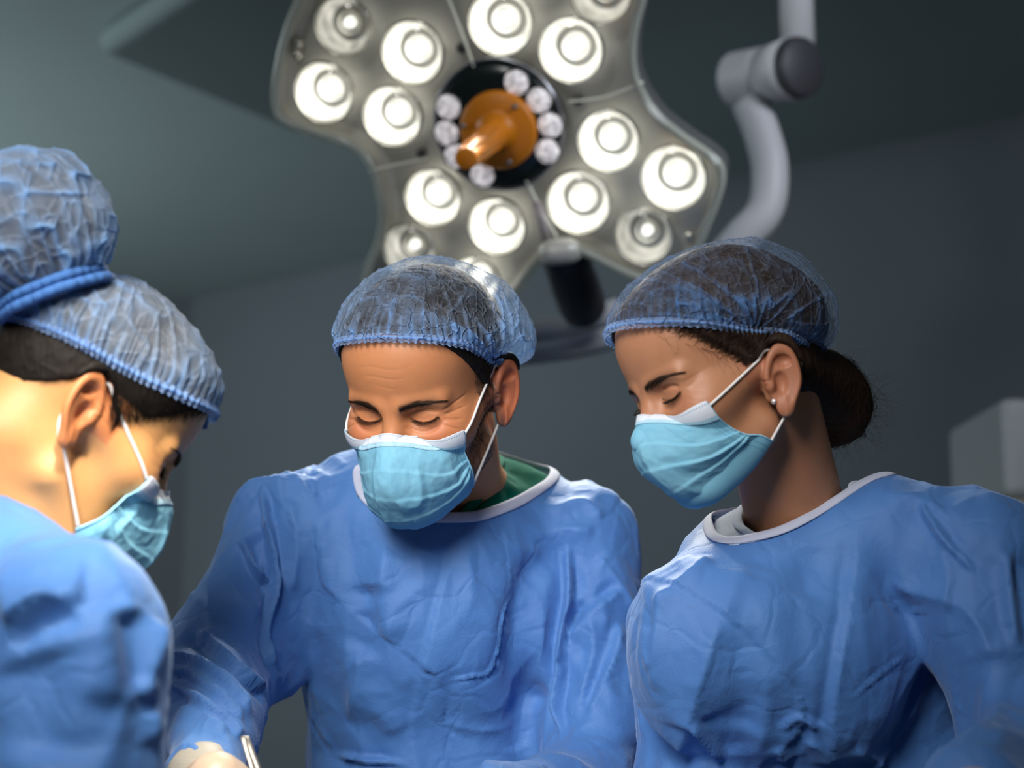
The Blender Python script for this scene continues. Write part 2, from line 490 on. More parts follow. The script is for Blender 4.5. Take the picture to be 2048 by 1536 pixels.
# back wall comes nearer towards the right; ceiling meets it
def on_ceiling(px, py, z):
    d = at(px, py, 1) - CAM; t = (z - CAM[2]) / d[2]; return CAM + d * t
A = on_ceiling(385, 597, CZ)[:2]; Bq = on_ceiling(735, 519, CZ)[:2]; Bq = A + (Bq - A) * ((3.4 - A[0]) / (Bq[0] - A[0]))
quad('wall_back', [(A[0], A[1], 0), (Bq[0], Bq[1], 0), (Bq[0], Bq[1], CZ), (A[0], A[1], CZ)], M_WALL)
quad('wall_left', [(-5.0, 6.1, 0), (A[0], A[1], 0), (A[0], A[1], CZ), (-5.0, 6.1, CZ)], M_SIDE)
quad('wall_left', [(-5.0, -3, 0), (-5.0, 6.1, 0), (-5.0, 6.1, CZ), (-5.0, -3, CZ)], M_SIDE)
quad('wall_right', [(Bq[0], Bq[1], 0), (Bq[0], -3, 0), (Bq[0], -3, CZ), (Bq[0], Bq[1], CZ)], M_WALL)
quad('wall_front', [(Bq[0], -3, 0), (-5.0, -3, 0), (-5.0, -3, CZ), (Bq[0], -3, CZ)], M_WALL)
quad('floor', [(-5, -3, 0), (Bq[0], -3, 0), (Bq[0], Bq[1], 0), (A[0], A[1], 0), (-5, 6.1, 0)], M_FLOOR)
quad('ceiling', [(-5, 6.1, CZ), (A[0], A[1], CZ), (Bq[0], Bq[1], CZ), (Bq[0], -3, CZ), (-5, -3, CZ)], M_CEIL)

def on_ceiling(px, py, z):
    d = at(px, py, 1) - CAM; t = (z - CAM[2]) / d[2]; return CAM + d * t
# ------------------------------------------------------------------ dark flat slab just below the ceiling
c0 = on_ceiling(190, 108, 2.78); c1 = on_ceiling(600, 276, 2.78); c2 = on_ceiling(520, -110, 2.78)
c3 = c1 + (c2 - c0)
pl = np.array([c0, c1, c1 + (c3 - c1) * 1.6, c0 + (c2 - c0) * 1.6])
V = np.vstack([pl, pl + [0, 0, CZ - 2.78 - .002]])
o = link('dark_ceiling_slab', V, [(3, 2, 1, 0), (4, 5, 6, 7), (0, 1, 5, 4), (1, 2, 6, 5), (2, 3, 7, 6), (3, 0, 4, 7)], M_DARK_SLAB, smooth=False)
bevel(o, .05, 4); tag(o, 'dark grey slab lying flat below the ceiling behind the surgical light', 'ceiling panel')

# ------------------------------------------------------------------ equipment box on the right
ec = at(2075, 905, 3.2)
eq = thing('equipment_cabinet', 'pale grey boxy equipment unit at the right edge behind the shoulder', 'equipment', (ec[0], ec[1], 0))
pL = at(1992, 905, 3.2)[0]
zt = at(1995, 800, 3.2)[2]; zb = at(2000, 1004, 3.2)[2]; zc = at(2010, 1040, 3.2)[2]
V, Fc = box_pts((pL, ec[1] - .05, zb), (pL + .5, ec[1] + .35, zt)); bevel(link('housing', V, Fc, mat('housing_grey', (.28, .30, .31), .5), eq, False), .02)
V, Fc = box_pts((pL - .02, ec[1] - .07, zc), (pL + .52, ec[1] + .36, zb - .002)); bevel(link('shelf', V, Fc, mat('shelf_beige', (.19, .18, .14), .5), eq, False), .006)
V, Fc = box_pts((pL + .04, ec[1], .06), (pL + .46, ec[1] + .3, zc - .002)); bevel(link('body', V, Fc, mat('body_grey', (.09, .10, .11), .5), eq, False), .01)
for dx in (.08, .42):
    for dy in (.04, .26):
        V, Fc = lathe([(.0, .0), (.022, .0), (.03, .02), (.03, .04), (.022, .058), (0, .058)], 20, None, (pL + dx, ec[1] + dy, 0)); link('caster', V, Fc, M_METAL_DARK, eq)

# ------------------------------------------------------------------ surgical light
LC = at(1003, 256, 2.65)
_nc = np.array([-.30, -1.0, -.42]); _nc = RP @ (_nc / np.linalg.norm(_nc))       # direction the light faces
LN = _nc
LX = nrm(np.cross(LN, [0, 0, 1.])); LX = -LX if LX[0] < 0 else LX
LY = np.cross(LN, LX); LY = LY if LY[2] > 0 else -LY
LR = np.stack([LX, LY, np.cross(LX, LY)], 1)          # columns; z axis = +-LN
if LR[:, 2] @ LN < 0: LX = -LX; LR = np.stack([LX, LY, np.cross(LX, LY)], 1)
def on_lamp(px, py, off=0.):
    d = at(px, py, 1) - CAM; c = LC + LN * off
    t = ((c - CAM) @ LN) / (d @ LN); q = CAM + d * t - LC
    return np.array([q @ LX, q @ LY])
sl = thing('surgical_light', 'large lit surgical light with star-shaped head and orange handle', 'surgical light', tuple(LC))
def to_w(q2, z): q2 = np.atleast_2d(q2); return LC + q2[:, :1] * LX + q2[:, 1:2] * LY + np.broadcast_to(np.asarray(z, float).reshape(-1, 1), (len(q2), 1)) * LN

outline = [(600, -10), (575, 55), (560, 112), (551, 170), (553, 215), (572, 242), (622, 264), (682, 282), (722, 304), (747, 338), (759, 385), (765, 430), (755, 482), (738, 528), (728, 575), (745, 625), (800, 655), (870, 660), (940, 650), (990, 625), (1030, 590), (1062, 545), (1095, 510), (1130, 500), (1172, 506), (1222, 530), (1272, 553), (1330, 560), (1390, 510), (1424, 440), (1447, 375), (1449, 335), (1430, 308), (1372, 268), (1322, 226), (1291, 182), (1275, 140), (1272, 92), (1280, 40), (1292, -5), (1300, -60), (1270, -115), (1190, -140), (1080, -146), (985, -140), (930, -110), (885, -75), (830, -80), (760, -110), (690, -115), (635, -75)]
oq = np.array([on_lamp(*p) for p in outline]); oq = smooth_path(np.vstack([oq, oq[:1]]), 241)[:-1]
cen = np.array([0., 0.])
def ring_scale(k): # inward offset along normals
    t = np.roll(oq, -1, 0) - np.roll(oq, 1, 0); n = np.stack([t[:, 1], -t[:, 0]], 1); n = nrm(n)
    if ((n * (oq - cen)).sum(1)).mean() < 0: n = -n
    return oq - n * k
NO = len(oq)
def shell(name, rings, m, closed_front=False, closed_back=False, parent=sl, smooth=True):
    V = np.vstack([to_w(ring_scale(k), z) for k, z in rings]); n = len(rings)
    Fc = [(r * NO + i, r * NO + (i + 1) % NO, (r + 1) * NO + (i + 1) % NO, (r + 1) * NO + i) for r in range(n - 1) for i in range(NO)]
    if closed_front: Fc.append(tuple(range((n - 1) * NO, n * NO)))
    if closed_back: Fc.append(tuple(range(NO - 1, -1, -1)))
    return link(name, V, Fc, m, parent, smooth)
m_shell = mat('lamp_shell', (.10, .105, .105), .35)
shell('lamp_housing', [(.05, -.085), (.02, -.078), (.004, -.06), (0, -.03), (0, -.004), (.004, .0)], m_shell, closed_back=True)
m_plate = mat('lamp_inner_plate', (.42, .42, .39), .45, Metallic=.25); t = NT(m_plate)
t.l(t.bump(t.noise(14, 3), .3, .01), t.b.inputs['Normal'])
shell('inner_plate', [(.002, -.012), (.006, -.030), (.016, -.034)], m_plate, closed_front=True, smooth=False)
# clear rim with a polished edge
m_rim = mat('clear_rim', (.62, .66, .60), .12, Transmission_Weight=.55, IOR=1.45)
shell('clear_rim', [(.004, .0), (-.002, .004), (-.003, .010), (.001, .016), (.007, .017), (.010, .012), (.010, .006), (.004, .0)], m_rim)
# thin clear cover pane
m_pane = bpy.data.materials.new('cover_pane'); m_pane.use_nodes = True; t = NT(m_pane)
gl = t.n('ShaderNodeBsdfGlossy', ins={'Roughness': .08, 'Color': (1, 1, 1, 1)}); tr = t.n('ShaderNodeBsdfTransparent', ins={'Color': (.96, .97, .96, 1)})
lw = t.n('ShaderNodeLayerWeight', ins={'Blend': .12}); mx = t.n('ShaderNodeMixShader')
t.l(t.math('ADD', t.math('MULTIPLY', lw.outputs['Fresnel'], .7), .02, True), mx.inputs[0]); t.l(tr.outputs[0], mx.inputs[1]); t.l(gl.outputs[0], mx.inputs[2]); t.l(mx.outputs[0], t.out.inputs[0])
shell('cover_pane', [(.009, .0105), (.0095, .012)], m_pane, closed_front=True, smooth=False)

# lamp pods
def pod_material(i, bright):
    m, t = emissive('reflector_glow', (1., .95, .84), bright)
    m.name = 'reflector_glow_%s' % ('lit' if bright > 1 else 'dim')
    tc = t.n('ShaderNodeTexCoord')
    v = t.n('ShaderNodeTexVoronoi', feature='SMOOTH_F1', ins={'Scale': 48.}); t.l(tc.outputs['Object'], v.inputs['Vector'])
    n = t.n('ShaderNodeTexNoise', ins={'Scale': 22., 'Detail': 2.}); t.l(tc.outputs['Object'], n.inputs['Vector'])
    s = t.math('MULTIPLY', t.math('ADD', t.math('MULTIPLY', v.outputs['Distance'], 1.5), t.math('MULTIPLY', n.outputs[0], 1.5)), bright)
    s = t.math('SUBTRACT', s, bright * .45)
    uv = t.n('ShaderNodeUVMap'); sp = t.n('ShaderNodeSeparateXYZ'); t.l(uv.outputs[0], sp.inputs[0])
    ringd = t.math('SINE', t.math('MULTIPLY', sp.outputs[1], 26.))
    s = t.math('ADD', s, t.math('MULTIPLY', ringd, bright * .16))
    fall = t.math('SUBTRACT', 1.18, t.math('MULTIPLY', t.math('POWER', sp.outputs[1], 4.0), .62))
    s = t.math('MULTIPLY', s, fall)
    t.l(t.math('MAXIMUM', s, .12), t.b.inputs['Emission Strength'])
    t.b.inputs['Metallic'].default_value = .8; t.b.inputs['Roughness'].default_value = .22
    return m
M_POD = pod_material(0, 1.0); M_POD_DIM = pod_material(1, .42)
M_BULB, _ = emissive('bulb_glow', (1, .97, .9), 5.0)
M_BULB_DIM, _ = emissive('bulb_glow_dim', (1, .97, .9), 1.6)
M_COLLAR, _ = emissive('collar_glow', (1, .95, .86), .75)
m_lens = bpy.data.materials.new('lens_glass'); m_lens.use_nodes = True; t = NT(m_lens)
gl = t.n('ShaderNodeBsdfGlossy', ins={'Roughness': .05, 'Color': (1, 1, .97, 1)}); tr = t.n('ShaderNodeBsdfTransparent', ins={'Color': (.97, .98, .97, 1)})
lw = t.n('ShaderNodeLayerWeight', ins={'Blend': .35}); mx = t.n('ShaderNodeMixShader')
t.l(t.math('ADD', t.math('MULTIPLY', lw.outputs['Fresnel'], .8), .03, True), mx.inputs[0]); t.l(tr.outputs[0], mx.inputs[1]); t.l(gl.outputs[0], mx.inputs[2]); t.l(mx.outputs[0], t.out.inputs[0])
m_chrome = mat('lens_ring', (.75, .74, .68), .18, Metallic=.9)
pods = [(686, 52, 60, 0), (825, 105, 65, 1), (648, 185, 64, 1), (785, 232, 63, 1), (1001, 45, 66, 1), (1142, 100, 65, 1), (1203, -15, 60, 0), (1060, -75, 62, 1),
        (1217, 282, 63, 1), (1347, 355, 66, 1), (1157, 405, 66, 1), (1287, 472, 60, 0), (866, 395, 61, 1), (994, 452, 61, 1), (818, 500, 57, 0), (950, 560, 52, 1)]
for (px, py, r, lit) in pods:
    q = on_lamp(px, py); R = r / F_PX * 2.62
    c = LC + LX * q[0] + LY * q[1]
    prof = [(R * .02, -.052), (R * .28, -.050), (R * .55, -.040), (R * .78, -.024), (R * .93, -.008), (R * .97, .002)]
    ps = smooth_path([(a, b, 0) for a, b in prof], 12)[:, :2]
    V, Fc = lathe(ps, 40, LR, c); uv = np.tile(np.stack([np.zeros(12), np.linspace(0, 1, 12)], 1), (40, 1))
    rf = link('reflector', V, Fc, M_POD if lit else M_POD_DIM, sl, uv=uv)
    V, Fc = lathe([(R * .94, -.004), (R * .955, .004), (R * 1.0, .007), (R * 1.04, .003), (R * 1.03, -.006)], 48, LR, c); link('lens_ring', V, Fc, m_chrome, rf)
    dome = [(R * math.sin(a) * .97, .002 + .016 * math.cos(a)) for a in np.linspace(.02, math.pi / 2, 10)][::-1]
    V, Fc = lathe(dome, 40, LR, c); link('lens', V, Fc, m_lens, rf)
    V, Fc = lathe([(0.0001, -.012), (R * .10, -.014), (R * .17, -.022), (R * .20, -.034), (R * .17, -.05)], 24, LR, c); link('bulb', V, Fc, M_BULB if lit else M_BULB_DIM, rf)
    V, Fc = lathe([(R * .34, -.030), (R * .36, -.022), (R * .40, -.022), (R * .42, -.034)], 32, LR, c); link('inner_collar', V, Fc, M_COLLAR if lit else m_chrome, rf)

# hub: dark disc, small diodes, orange flange and handle
def px_r(r, d=2.6): return r / F_PX * d
qh = on_lamp(1001, 246); hc = LC + LX * qh[0] + LY * qh[1]
RH = px_r(131)
V, Fc = lathe([(RH * .2, .024), (RH * .72, .024), (RH * .93, .021), (RH, .012), (RH * 1.01, -.01)], 64, LR, hc); hub = link('hub', V, Fc, M_HUB, sl)
V, Fc = lathe([(RH * 1.0, .012), (RH * 1.02, .017), (RH * 1.045, .016), (RH * 1.05, .008)], 64, LR, hc); link('hub_rim', V, Fc, mat('hub_rim', (.35, .36, .40), .2, Metallic=.7), hub)
M_LED, t = emissive('diode_glow', (1, .93, .96), .5)
n = t.noise(160, 2); t.l(t.math('POWER', t.math('MULTIPLY', n, 1.35), 3.0), t.b.inputs['Emission Strength'])
for (px, py) in [(1033, 165), (1078, 200), (1101, 250), (1095, 302), (897, 214), (893, 266), (913, 312), (965, 350)]:
    q = on_lamp(px, py, .024); c = LC + LX * q[0] + LY * q[1] + LN * .024; r = px_r(26)
    V, Fc = lathe([(.0001, .006), (r * .5, .0055), (r * .85, .003), (r, .0)], 28, LR, c); d_ = link('diode_lens', V, Fc, M_LED, hub)
    V, Fc = lathe([(r * .98, .001), (r * 1.05, .003), (r * 1.12, .0)], 28, LR, c); link('diode_bezel', V, Fc, M_HUB, hub)
q = on_lamp(997, 260, .03); fc = LC + LX * q[0] + LY * q[1]; RF = px_r(80)
V, Fc = lathe([(RF * .2, .040), (RF * .93, .040), (RF * .99, .036), (RF, .026), (RF * .99, .018)], 56, LR, fc); fl = link('handle_flange', V, Fc, M_ORANGE, sl)
for (px, py) in [(926, 252), (1030, 214), (1018, 325)]:
    q = on_lamp(px, py, .04); c = LC + LX * q[0] + LY * q[1] + LN * .04; r = px_r(6)
    V, Fc = lathe([(.0001, .003), (r * .7, .0025), (r, .0)], 16, LR, c); link('screw', V, Fc, mat('screw', (.2, .2, .2), .3, Metallic=.8), fl)
# the handle sticks out along the light's axis
tip = None
ends = fc + LN * .165
dcam = RP.T @ (ends - CAM)
prof = [(.0001, .205), (.0140, .205), (.0165, .203), (.0170, .195), (.0185, .13), (.0215, .07), (.0235, .052), (.027, .045), (.034, .041)]
V, Fc = lathe(prof, 40, LR, fc); hd = link('handle', V, Fc, M_ORANGE, sl)
for k in range(8):
    a = k * math.pi / 4; r = lambda q: LC * 0 + LR @ np.array([math.cos(a) * q[0], math.sin(a) * q[0], q[1]]) + fc
    V, Fc = tube([r((.0165, .19)), r((.0185, .13)), r((.0212, .08))], .0025, 8); link('grip_rib', V, Fc, M_ORANGE, hd)
# seams and small clips on the plate
seams = [[(880, -60), (920, 40), (962, 155)], [(1140, 200), (1215, 190), (1290, 160)], [(1048, 340), (1085, 410), (1118, 470)], [(745, 338), (800, 325), (862, 312)]]
m_seam = mat('seam', (.85, .88, .74), .3)
for s_ in seams:
    pts = np.array([to_w(on_lamp(x, y, .0), -.0)[0] for x, y in s_]); V, Fc = tube(smooth_path(pts + LN * .014, 20), .0021, 8); link('petal_seam', V, Fc, m_seam, sl)
for (px, py) in [(598, 85), (597, 108), (1380, 470), (1157, 200), (925, 95), (845, 305)]:
    q = on_lamp(px, py, -.028); c = LC + LX * q[0] + LY * q[1] - LN * .028
    V, Fc = lathe([(.0001, .012), (.006, .012), (.008, .008), (.008, .0)], 14, LR, c); link('plate_clip', V, Fc, m_chrome if py not in (200, 305, 95) else M_METAL_DARK, sl)
V, Fc = tube([to_w(on_lamp(1078, 398), .016)[0], to_w(on_lamp(1104, 486), .016)[0]], [.0075, .009], 16); link('alignment_rod', V, Fc, mat('rod_grey', (.30, .27, .27), .35), sl)
# bracket, dark yoke barrel, bent tubes, joint and drop tube
def apath(pts, n=40): return smooth_path([at(*p) for p in pts], n)
V, Fc = tube(apath([(1080, 508, 2.66), (1160, 500, 2.66)], 6), [.012, .020, .021, .021, .020, .012], 24); link('yoke_collar', V, Fc, m_plate, sl)
V, Fc = tube(apath([(1128, 505, 2.80), (1150, 570, 2.86), (1172, 628, 2.92)], 14), [.034] + [.039] * 5 + [.0405] * 6 + [.038, .030], 32); link('yoke_barrel', V, Fc, M_METAL_DARK, sl)
V, Fc = tube(apath([(1000, 668, 3.0), (1060, 664, 3.0), (1140, 650, 2.98), (1200, 632, 2.96), (1240, 618, 2.96)], 30), .021, 20); yk = link('yoke_arm', V, Fc, M_METAL_LIGHT, sl)
V, Fc = tube(apath([(960, 695, 3.08), (1050, 694, 3.08), (1150, 680, 3.06), (1240, 655, 3.05), (1330, 620, 3.05), (1410, 560, 3.05), (1480, 478, 3.05), (1530, 420, 3.05), (1540, 340, 3.06), (1525, 270, 3.08), (1500, 205, 3.10)], 90), .033, 24); link('bent_arm', V, Fc, M_METAL_LIGHT, sl)
# joint: a bevelled elbow barrel
jc = at(1540, 152, 3.10); jx = nrm(at(1604, 134, 3.025) - at(1474, 160, 3.16))
a0 = at(1474, 160, 3.16); a1 = at(1535, 150, 3.10); a2 = at(1604, 134, 3.025)
V, Fc = tube(smooth_path([a0, a0 + (a1 - a0) * .08, a1], 16), [.030, .046, .050] + [.052] * 13, 40); link('joint_barrel', V, Fc, M_METAL_LIGHT, sl)
V, Fc = tube([a1 - jx * .001, a1 + jx * .003], .0515, 40); link('joint_gap', V, Fc, M_METAL_DARK, sl)
V, Fc = tube([a1 + jx * .003, a1 + jx * .03, a2 - jx * .012], [.052, .054, .058], 40); link('joint_barrel', V, Fc, M_METAL_LIGHT, sl)
V, Fc = tube([a2 - jx * .012, a2, a2 + jx * .006], [.0565, .054, .046], 40); link('joint_end_cap', V, Fc, M_METAL_DARK, sl)
topz = CZ
p0 = at(1596, 110, 3.12); p1 = p0.copy(); p1[2] = topz - .002
V, Fc = tube([p0, (p0 + p1) / 2, p1], .031, 28); link('drop_tube', V, Fc, M_METAL_LIGHT, sl)
V, Fc = lathe([(.03, -.12), (.09, -.10), (.12, -.03), (.12, -.002)], 36, None, tuple(p1)); link('ceiling_rosette', V, Fc, M_METAL_LIGHT, sl)
# the light that the pods throw, at the bulbs
for (px, py, e) in [(648, 185, 9), (825, 105, 9), (1001, 45, 9), (1142, 100, 9), (1217, 282, 9), (1347, 355, 9), (1157, 405, 9), (866, 395, 9), (994, 452, 9)]:
    q = on_lamp(px, py); c = LC + LX * q[0] + LY * q[1] + LN * .006
    lamp('pod_bulb', 'SPOT', c, c + LN * 1.0 + np.array([0, 0, -.25]), e, (1, .95, .86), .006, 74, .5)

# ------------------------------------------------------------------ people: head model
def mk_head(s, male, ear_back=0.0, ed=0.0, plain=False):
    """signed distance of a head in its own frame: x to the person's right, y forward, z up, eyes at z = 0"""
    def eyeparts(p):
        ax = np.abs(p[:, 0]); q = p.copy(); q[:, 0] = ax; return q
    lid = [(.031 + .0185 * math.sin(a), .0695 + .0147 * math.cos(a), -.0088 + .0055 * (abs(a) / .95) ** 2) for a in np.linspace(-.78, .82, 7)]
    crease = [(.031 + .0200 * math.sin(a), .0705 + .0140 * math.cos(a), .0052 - .0050 * (abs(a) / .95) ** 2) for a in np.linspace(-.38, .74, 6)]
    bag = [(.031 + .0195 * math.sin(a), .0705 + .0145 * math.cos(a), -.0175 + .0060 * (abs(a) / .95) ** 2) for a in np.linspace(-.55, .5, 5)]
    be = math.radians(24); tb = math.radians(16)
    w_ = np.array([math.cos(be), math.sin(be), 0]); b_ = np.array([math.sin(be), -math.cos(be), 0]); z_ = np.array([0, 0, 1.])
    v_ = z_ * math.cos(tb) + b_ * math.sin(tb); u_ = b_ * math.cos(tb) - z_ * math.sin(tb)
    ec_ = np.array([.0825, -.017 + ear_back, -.012 + ed])
    def f(p0):
        p = np.asarray(p0) / s
        q = p.copy(); q[:, 0] = np.abs(q[:, 0])
        d = ell(p, (0, -.006, .036), (.0765, .0965, .086))
        d = smin(d, ell(p, (0, .040, -.030), (.0605, .054, .080)), .035)
        d = smin(d, ell(p, (0, .045, .055), (.062, .047, .045)), .03)
        d = smin(d, cap(q, (.050, .004, -.068), (.018, .066, -.100), .017 if male else .014, .017 if male else .015), .030)
        d = smin(d, ell(p, (0, .078, -.100), (.022, .017, .016)), .02)
        d = smin(d, ell(q, (.044, .058, -.026), (.024, .026, .020)), .022)
        d = smin(d, cap(q, (.066, .005, -.010), (.052, .045, -.018), .010, .012), .02)
        d = smin(d, cap(q, (.012, .0885, .011), (.046, .073, .013), .0090 if male else .0070, .0085), .012)
        if not plain: d = smax(d, -ell(q, (.0320, .095, -.003), (.0230, .0155 if male else .0135, .0120)), .013)
        d = smin(d, cap(p, (0, .084, .006), (0, .110, -.034), .0075, .0095), .014)
        d = smin(d, ell(p, (0, .114, -.038), (.0105, .011, .0095)), .008)
        d = smin(d, ell(q, (.0125, .104, -.041), (.0075, .010, .0075)), .006)
        d = smin(d, ell(p, (0, .092, -.072), (.028, .012, .016)), .012)
        near = (np.abs(q[:, 0] - .036) < .034) & (p[:, 1] > .045) & (np.abs(p[:, 2]) < .032) & (not plain)
        if near.any():
            e = q[near]; dn = d[near]
            ball = ell(e, (.031, .0695, -.0040), (.0190, .0147, .0135))
            dn = smin(dn, ball, .0055 if male else .0085)
            for a, b in zip(lid[:-1], lid[1:]): dn = smax(dn, -cap(e, a, b, .0009, .0009), .0014)
            for a, b in zip(crease[:-1], crease[1:]): dn = smax(dn, -cap(e, a, b, .0009, .0009), .0028)
            # upper lid margin stands a little proud of the lower one
            for a, b in zip(lid[:-1], lid[1:]): dn = smin(dn, cap(e, (a[0], a[1] - .0003, a[2] + .0019), (b[0], b[1] - .0003, b[2] + .0019), .0010, .0010), .0016)
            xx = e[:, 0] - .050; wv = np.zeros(len(e))
            amp_ = (.0008 if male else .0002) * sstep(.0, .004, xx) * sstep(.019, .012, xx)
            for z0, sl in ((.0025, .45), (-.0020, .05), (-.0065, -.30), (-.0110, -.62)):
                wv += amp_ * np.exp(-((e[:, 2] - z0 - sl * xx) / .0011) ** 2)
            # fold below the lower lid
            zb = -.0180 + .0048 * ((e[:, 0] - .031) / .015) ** 2
            wv += (.0010 if male else .0005) * np.exp(-((e[:, 2] - zb) / .0020) ** 2) * sstep(.022, .012, np.abs(e[:, 0] - .031))
            dn = dn + wv
            d = d.copy(); d[near] = dn
        if male:
            fz = (p[:, 1] > .06) & (p[:, 2] > .03)
            if fz.any():
                e = p[fz]; d = d.copy(); wv = np.zeros(len(e))
                for z0, am, hw in ((.046, .0003, .024), (.056, .0002, .030), (.036, .0002, .012)):
                    wv += am * np.exp(-((e[:, 2] - z0 - .002 * np.sin(e[:, 0] * 120)) / .0012) ** 2) * np.exp(-(e[:, 0] / hw) ** 4)
                d[fz] += wv
        # ears
        if plain: return d * s
        nr = (q[:, 0] > .055) & (np.abs(p[:, 1] + .015) < .045) & (np.abs(p[:, 2] + .01 - ed) < .055)
        if nr.any():
            e = q[nr] - ec_.astype(q.dtype); L = np.stack([e @ u_, e @ v_, e @ w_], 1).astype(q.dtype); dn = d[nr]
            L2 = L.copy(); L2[:, 2] += .0020
            lobe_t = 1 - .28 * sstep(.0, -.03, L[:, 1])
            Lq = L.copy(); Lq[:, 0] = (Lq[:, 0] - .002 * (1 - lobe_t)) / lobe_t
            plate = ell(Lq - np.array([0, 0, -.001], dtype=q.dtype), (0, 0, 0), (.0175, .0325, .0040))
            rr = np.sqrt((Lq[:, 0] / .0158) ** 2 + (Lq[:, 1] / .0305) ** 2)
            ang = np.arctan2(Lq[:, 1], Lq[:, 0])
            helix = np.sqrt(((rr - 1) * .0165) ** 2 + (L[:, 2] - .0030) ** 2) - .0033 * (1 - .55 * sstep(-.9, -1.5, ang) * (ang < 0)) + .02 * ((ang < -1.6) & (ang > -2.9))
            ra = np.sqrt(((Lq[:, 0] - .001) / .0092) ** 2 + ((Lq[:, 1] + .001) / .0195) ** 2)
            anti = np.sqrt(((ra - 1) * .010) ** 2 + (L[:, 2] - .0005) ** 2) - .0026 + .015 * ((Lq[:, 0] < -.001))
            ear = smin(plate, helix, .004); ear = smin(ear, anti, .004)
            ear = smin(ear, ell(L, (.001, -.0285, .0), (.0085, .0085, .0038)), .006)
            ear = smax(ear, -ell(L, (-.0030, -.004, .0040), (.0078, .0118, .0066)), .0025)
            ear = smax(ear, -ell(L, (.001, .0180, .0045), (.0085, .0065, .0052)), .002)
            ear = smin(ear, ell(L, (-.0125, -.0055, .001), (.0045, .0065, .0050)), .004)
            root = cap(q[nr], (.067, -.012 + ear_back, .008 + ed), (.067, -.010 + ear_back, -.024 + ed), .0095, .008)
            ear = smin(ear, root, .006)
            dn = smin(dn, ear, .005); d = d.copy(); d[nr] = dn
        return d * s
    return f

class Head:
    def __init__(h, fwd, up, t, s, male, ear_back=0., ed=0.):
        fwd = nrm(np.array(fwd, float)); up = np.array(up, float); up = nrm(up - fwd * (up @ fwd)); x = np.cross(fwd, up)
        h.R = RP @ np.stack([x, fwd, up], 1); h.t = RP @ np.array(t) + CAM; h.s = s; h.f = mk_head(s, male, ear_back, ed); h.fp = mk_head(s, male, ear_back, ed, True); h.ed = ed
    def w(h, p): return np.asarray(p, float) @ h.R.T * 1.0 + h.t
    def l(h, p): return (np.asarray(p, float) - h.t) @ h.R
    def fw(h, p): return h.f(h.l(p) if p.dtype == np.float64 else h.l(p).astype(np.float32))

def project_out(f, P, off=0., it=4):
    for k in range(it):
        v, g = grad(f, P); P = P - (v - off)[:, None] * g / np.maximum((g * g).sum(1), .3)[:, None]
    return P

BROW_Z = .0105
def skin_attrs(h, P, beard, male):
    L = h.l(P) / h.s; ax = np.abs(L[:, 0])
    tone = np.zeros(len(P)); line = np.zeros(len(P)); flush = np.zeros(len(P))
    if beard:
        b = sstep(-.022, -.050, L[:, 2] + .25 * (L[:, 1] - .03)) * sstep(-.014, .006, L[:, 1] + .10 * np.minimum(0, L[:, 2] + .06)) * sstep(-.150, -.125, L[:, 2])
        side = sstep(.020, .011, np.abs(L[:, 1] - .012 - .12 * L[:, 2])) * sstep(.058, .063, ax) * sstep(.075, .05, L[:, 2])
        b = np.maximum(b * .85, side)
        b = b * (.75 + .25 * fbm(L * 260, 5, 2))
        tone = np.clip(b * .85, 0, 1)
    # soft brow tint and lash line
    br = np.exp(-((L[:, 2] - (BROW_Z + .001 + .004 * np.sin(np.clip((ax - .012) / .042, 0, 1) * 2.6))) / .0052) ** 2) * sstep(.008, .016, ax) * sstep(.056, .045, ax) * (L[:, 1] > .05)
    tone = np.maximum(tone, br * .55)
    a = np.clip((ax - .031) / .0185, -1, 1); zl = -.0088 + .0055 * (np.arcsin(a) / .95) ** 2
    line = np.exp(-((L[:, 2] - zl - .0002) / .0011) ** 2) * (np.abs(ax - .031) < .0150) * (L[:, 1] > .06) * .9
    ear = (ax > .072) & (np.abs(L[:, 1] + .018) < .04) & (np.abs(L[:, 2]) < .06)
    flush = np.maximum(flush, ear * .55)
    flush = np.maximum(flush, .35 * np.exp(-(((ax - .045) / .02) ** 2 + ((L[:, 2] + .02) / .018) ** 2)) * (L[:, 1] > .03))
    flush = np.maximum(flush, .5 * np.exp(-((L[:, 2] + .033) / .014) ** 2 - (ax / .016) ** 2) * (L[:, 1] > .08))
    flush = np.maximum(flush, .12 * np.exp(-(((ax - .031) / .016) ** 2 + ((L[:, 2] + .012) / .008) ** 2)) * (L[:, 1] > .06))
    return dict(tone=tone, line=line, flush=flush)

def build_body(root, h, extra, lo, hi, m, beard=False, male=False, res=.0013):
    """head, neck and chest in one continuous surface"""
    def f(p): return extra(p, h.fw(p))
    P, Fc = grid_mesh(f, lo, hi, res, 6)
    v, g = grad(f, P)
    return link('body', P, Fc, m, root, attrs=skin_attrs(h, P, beard, male)), f

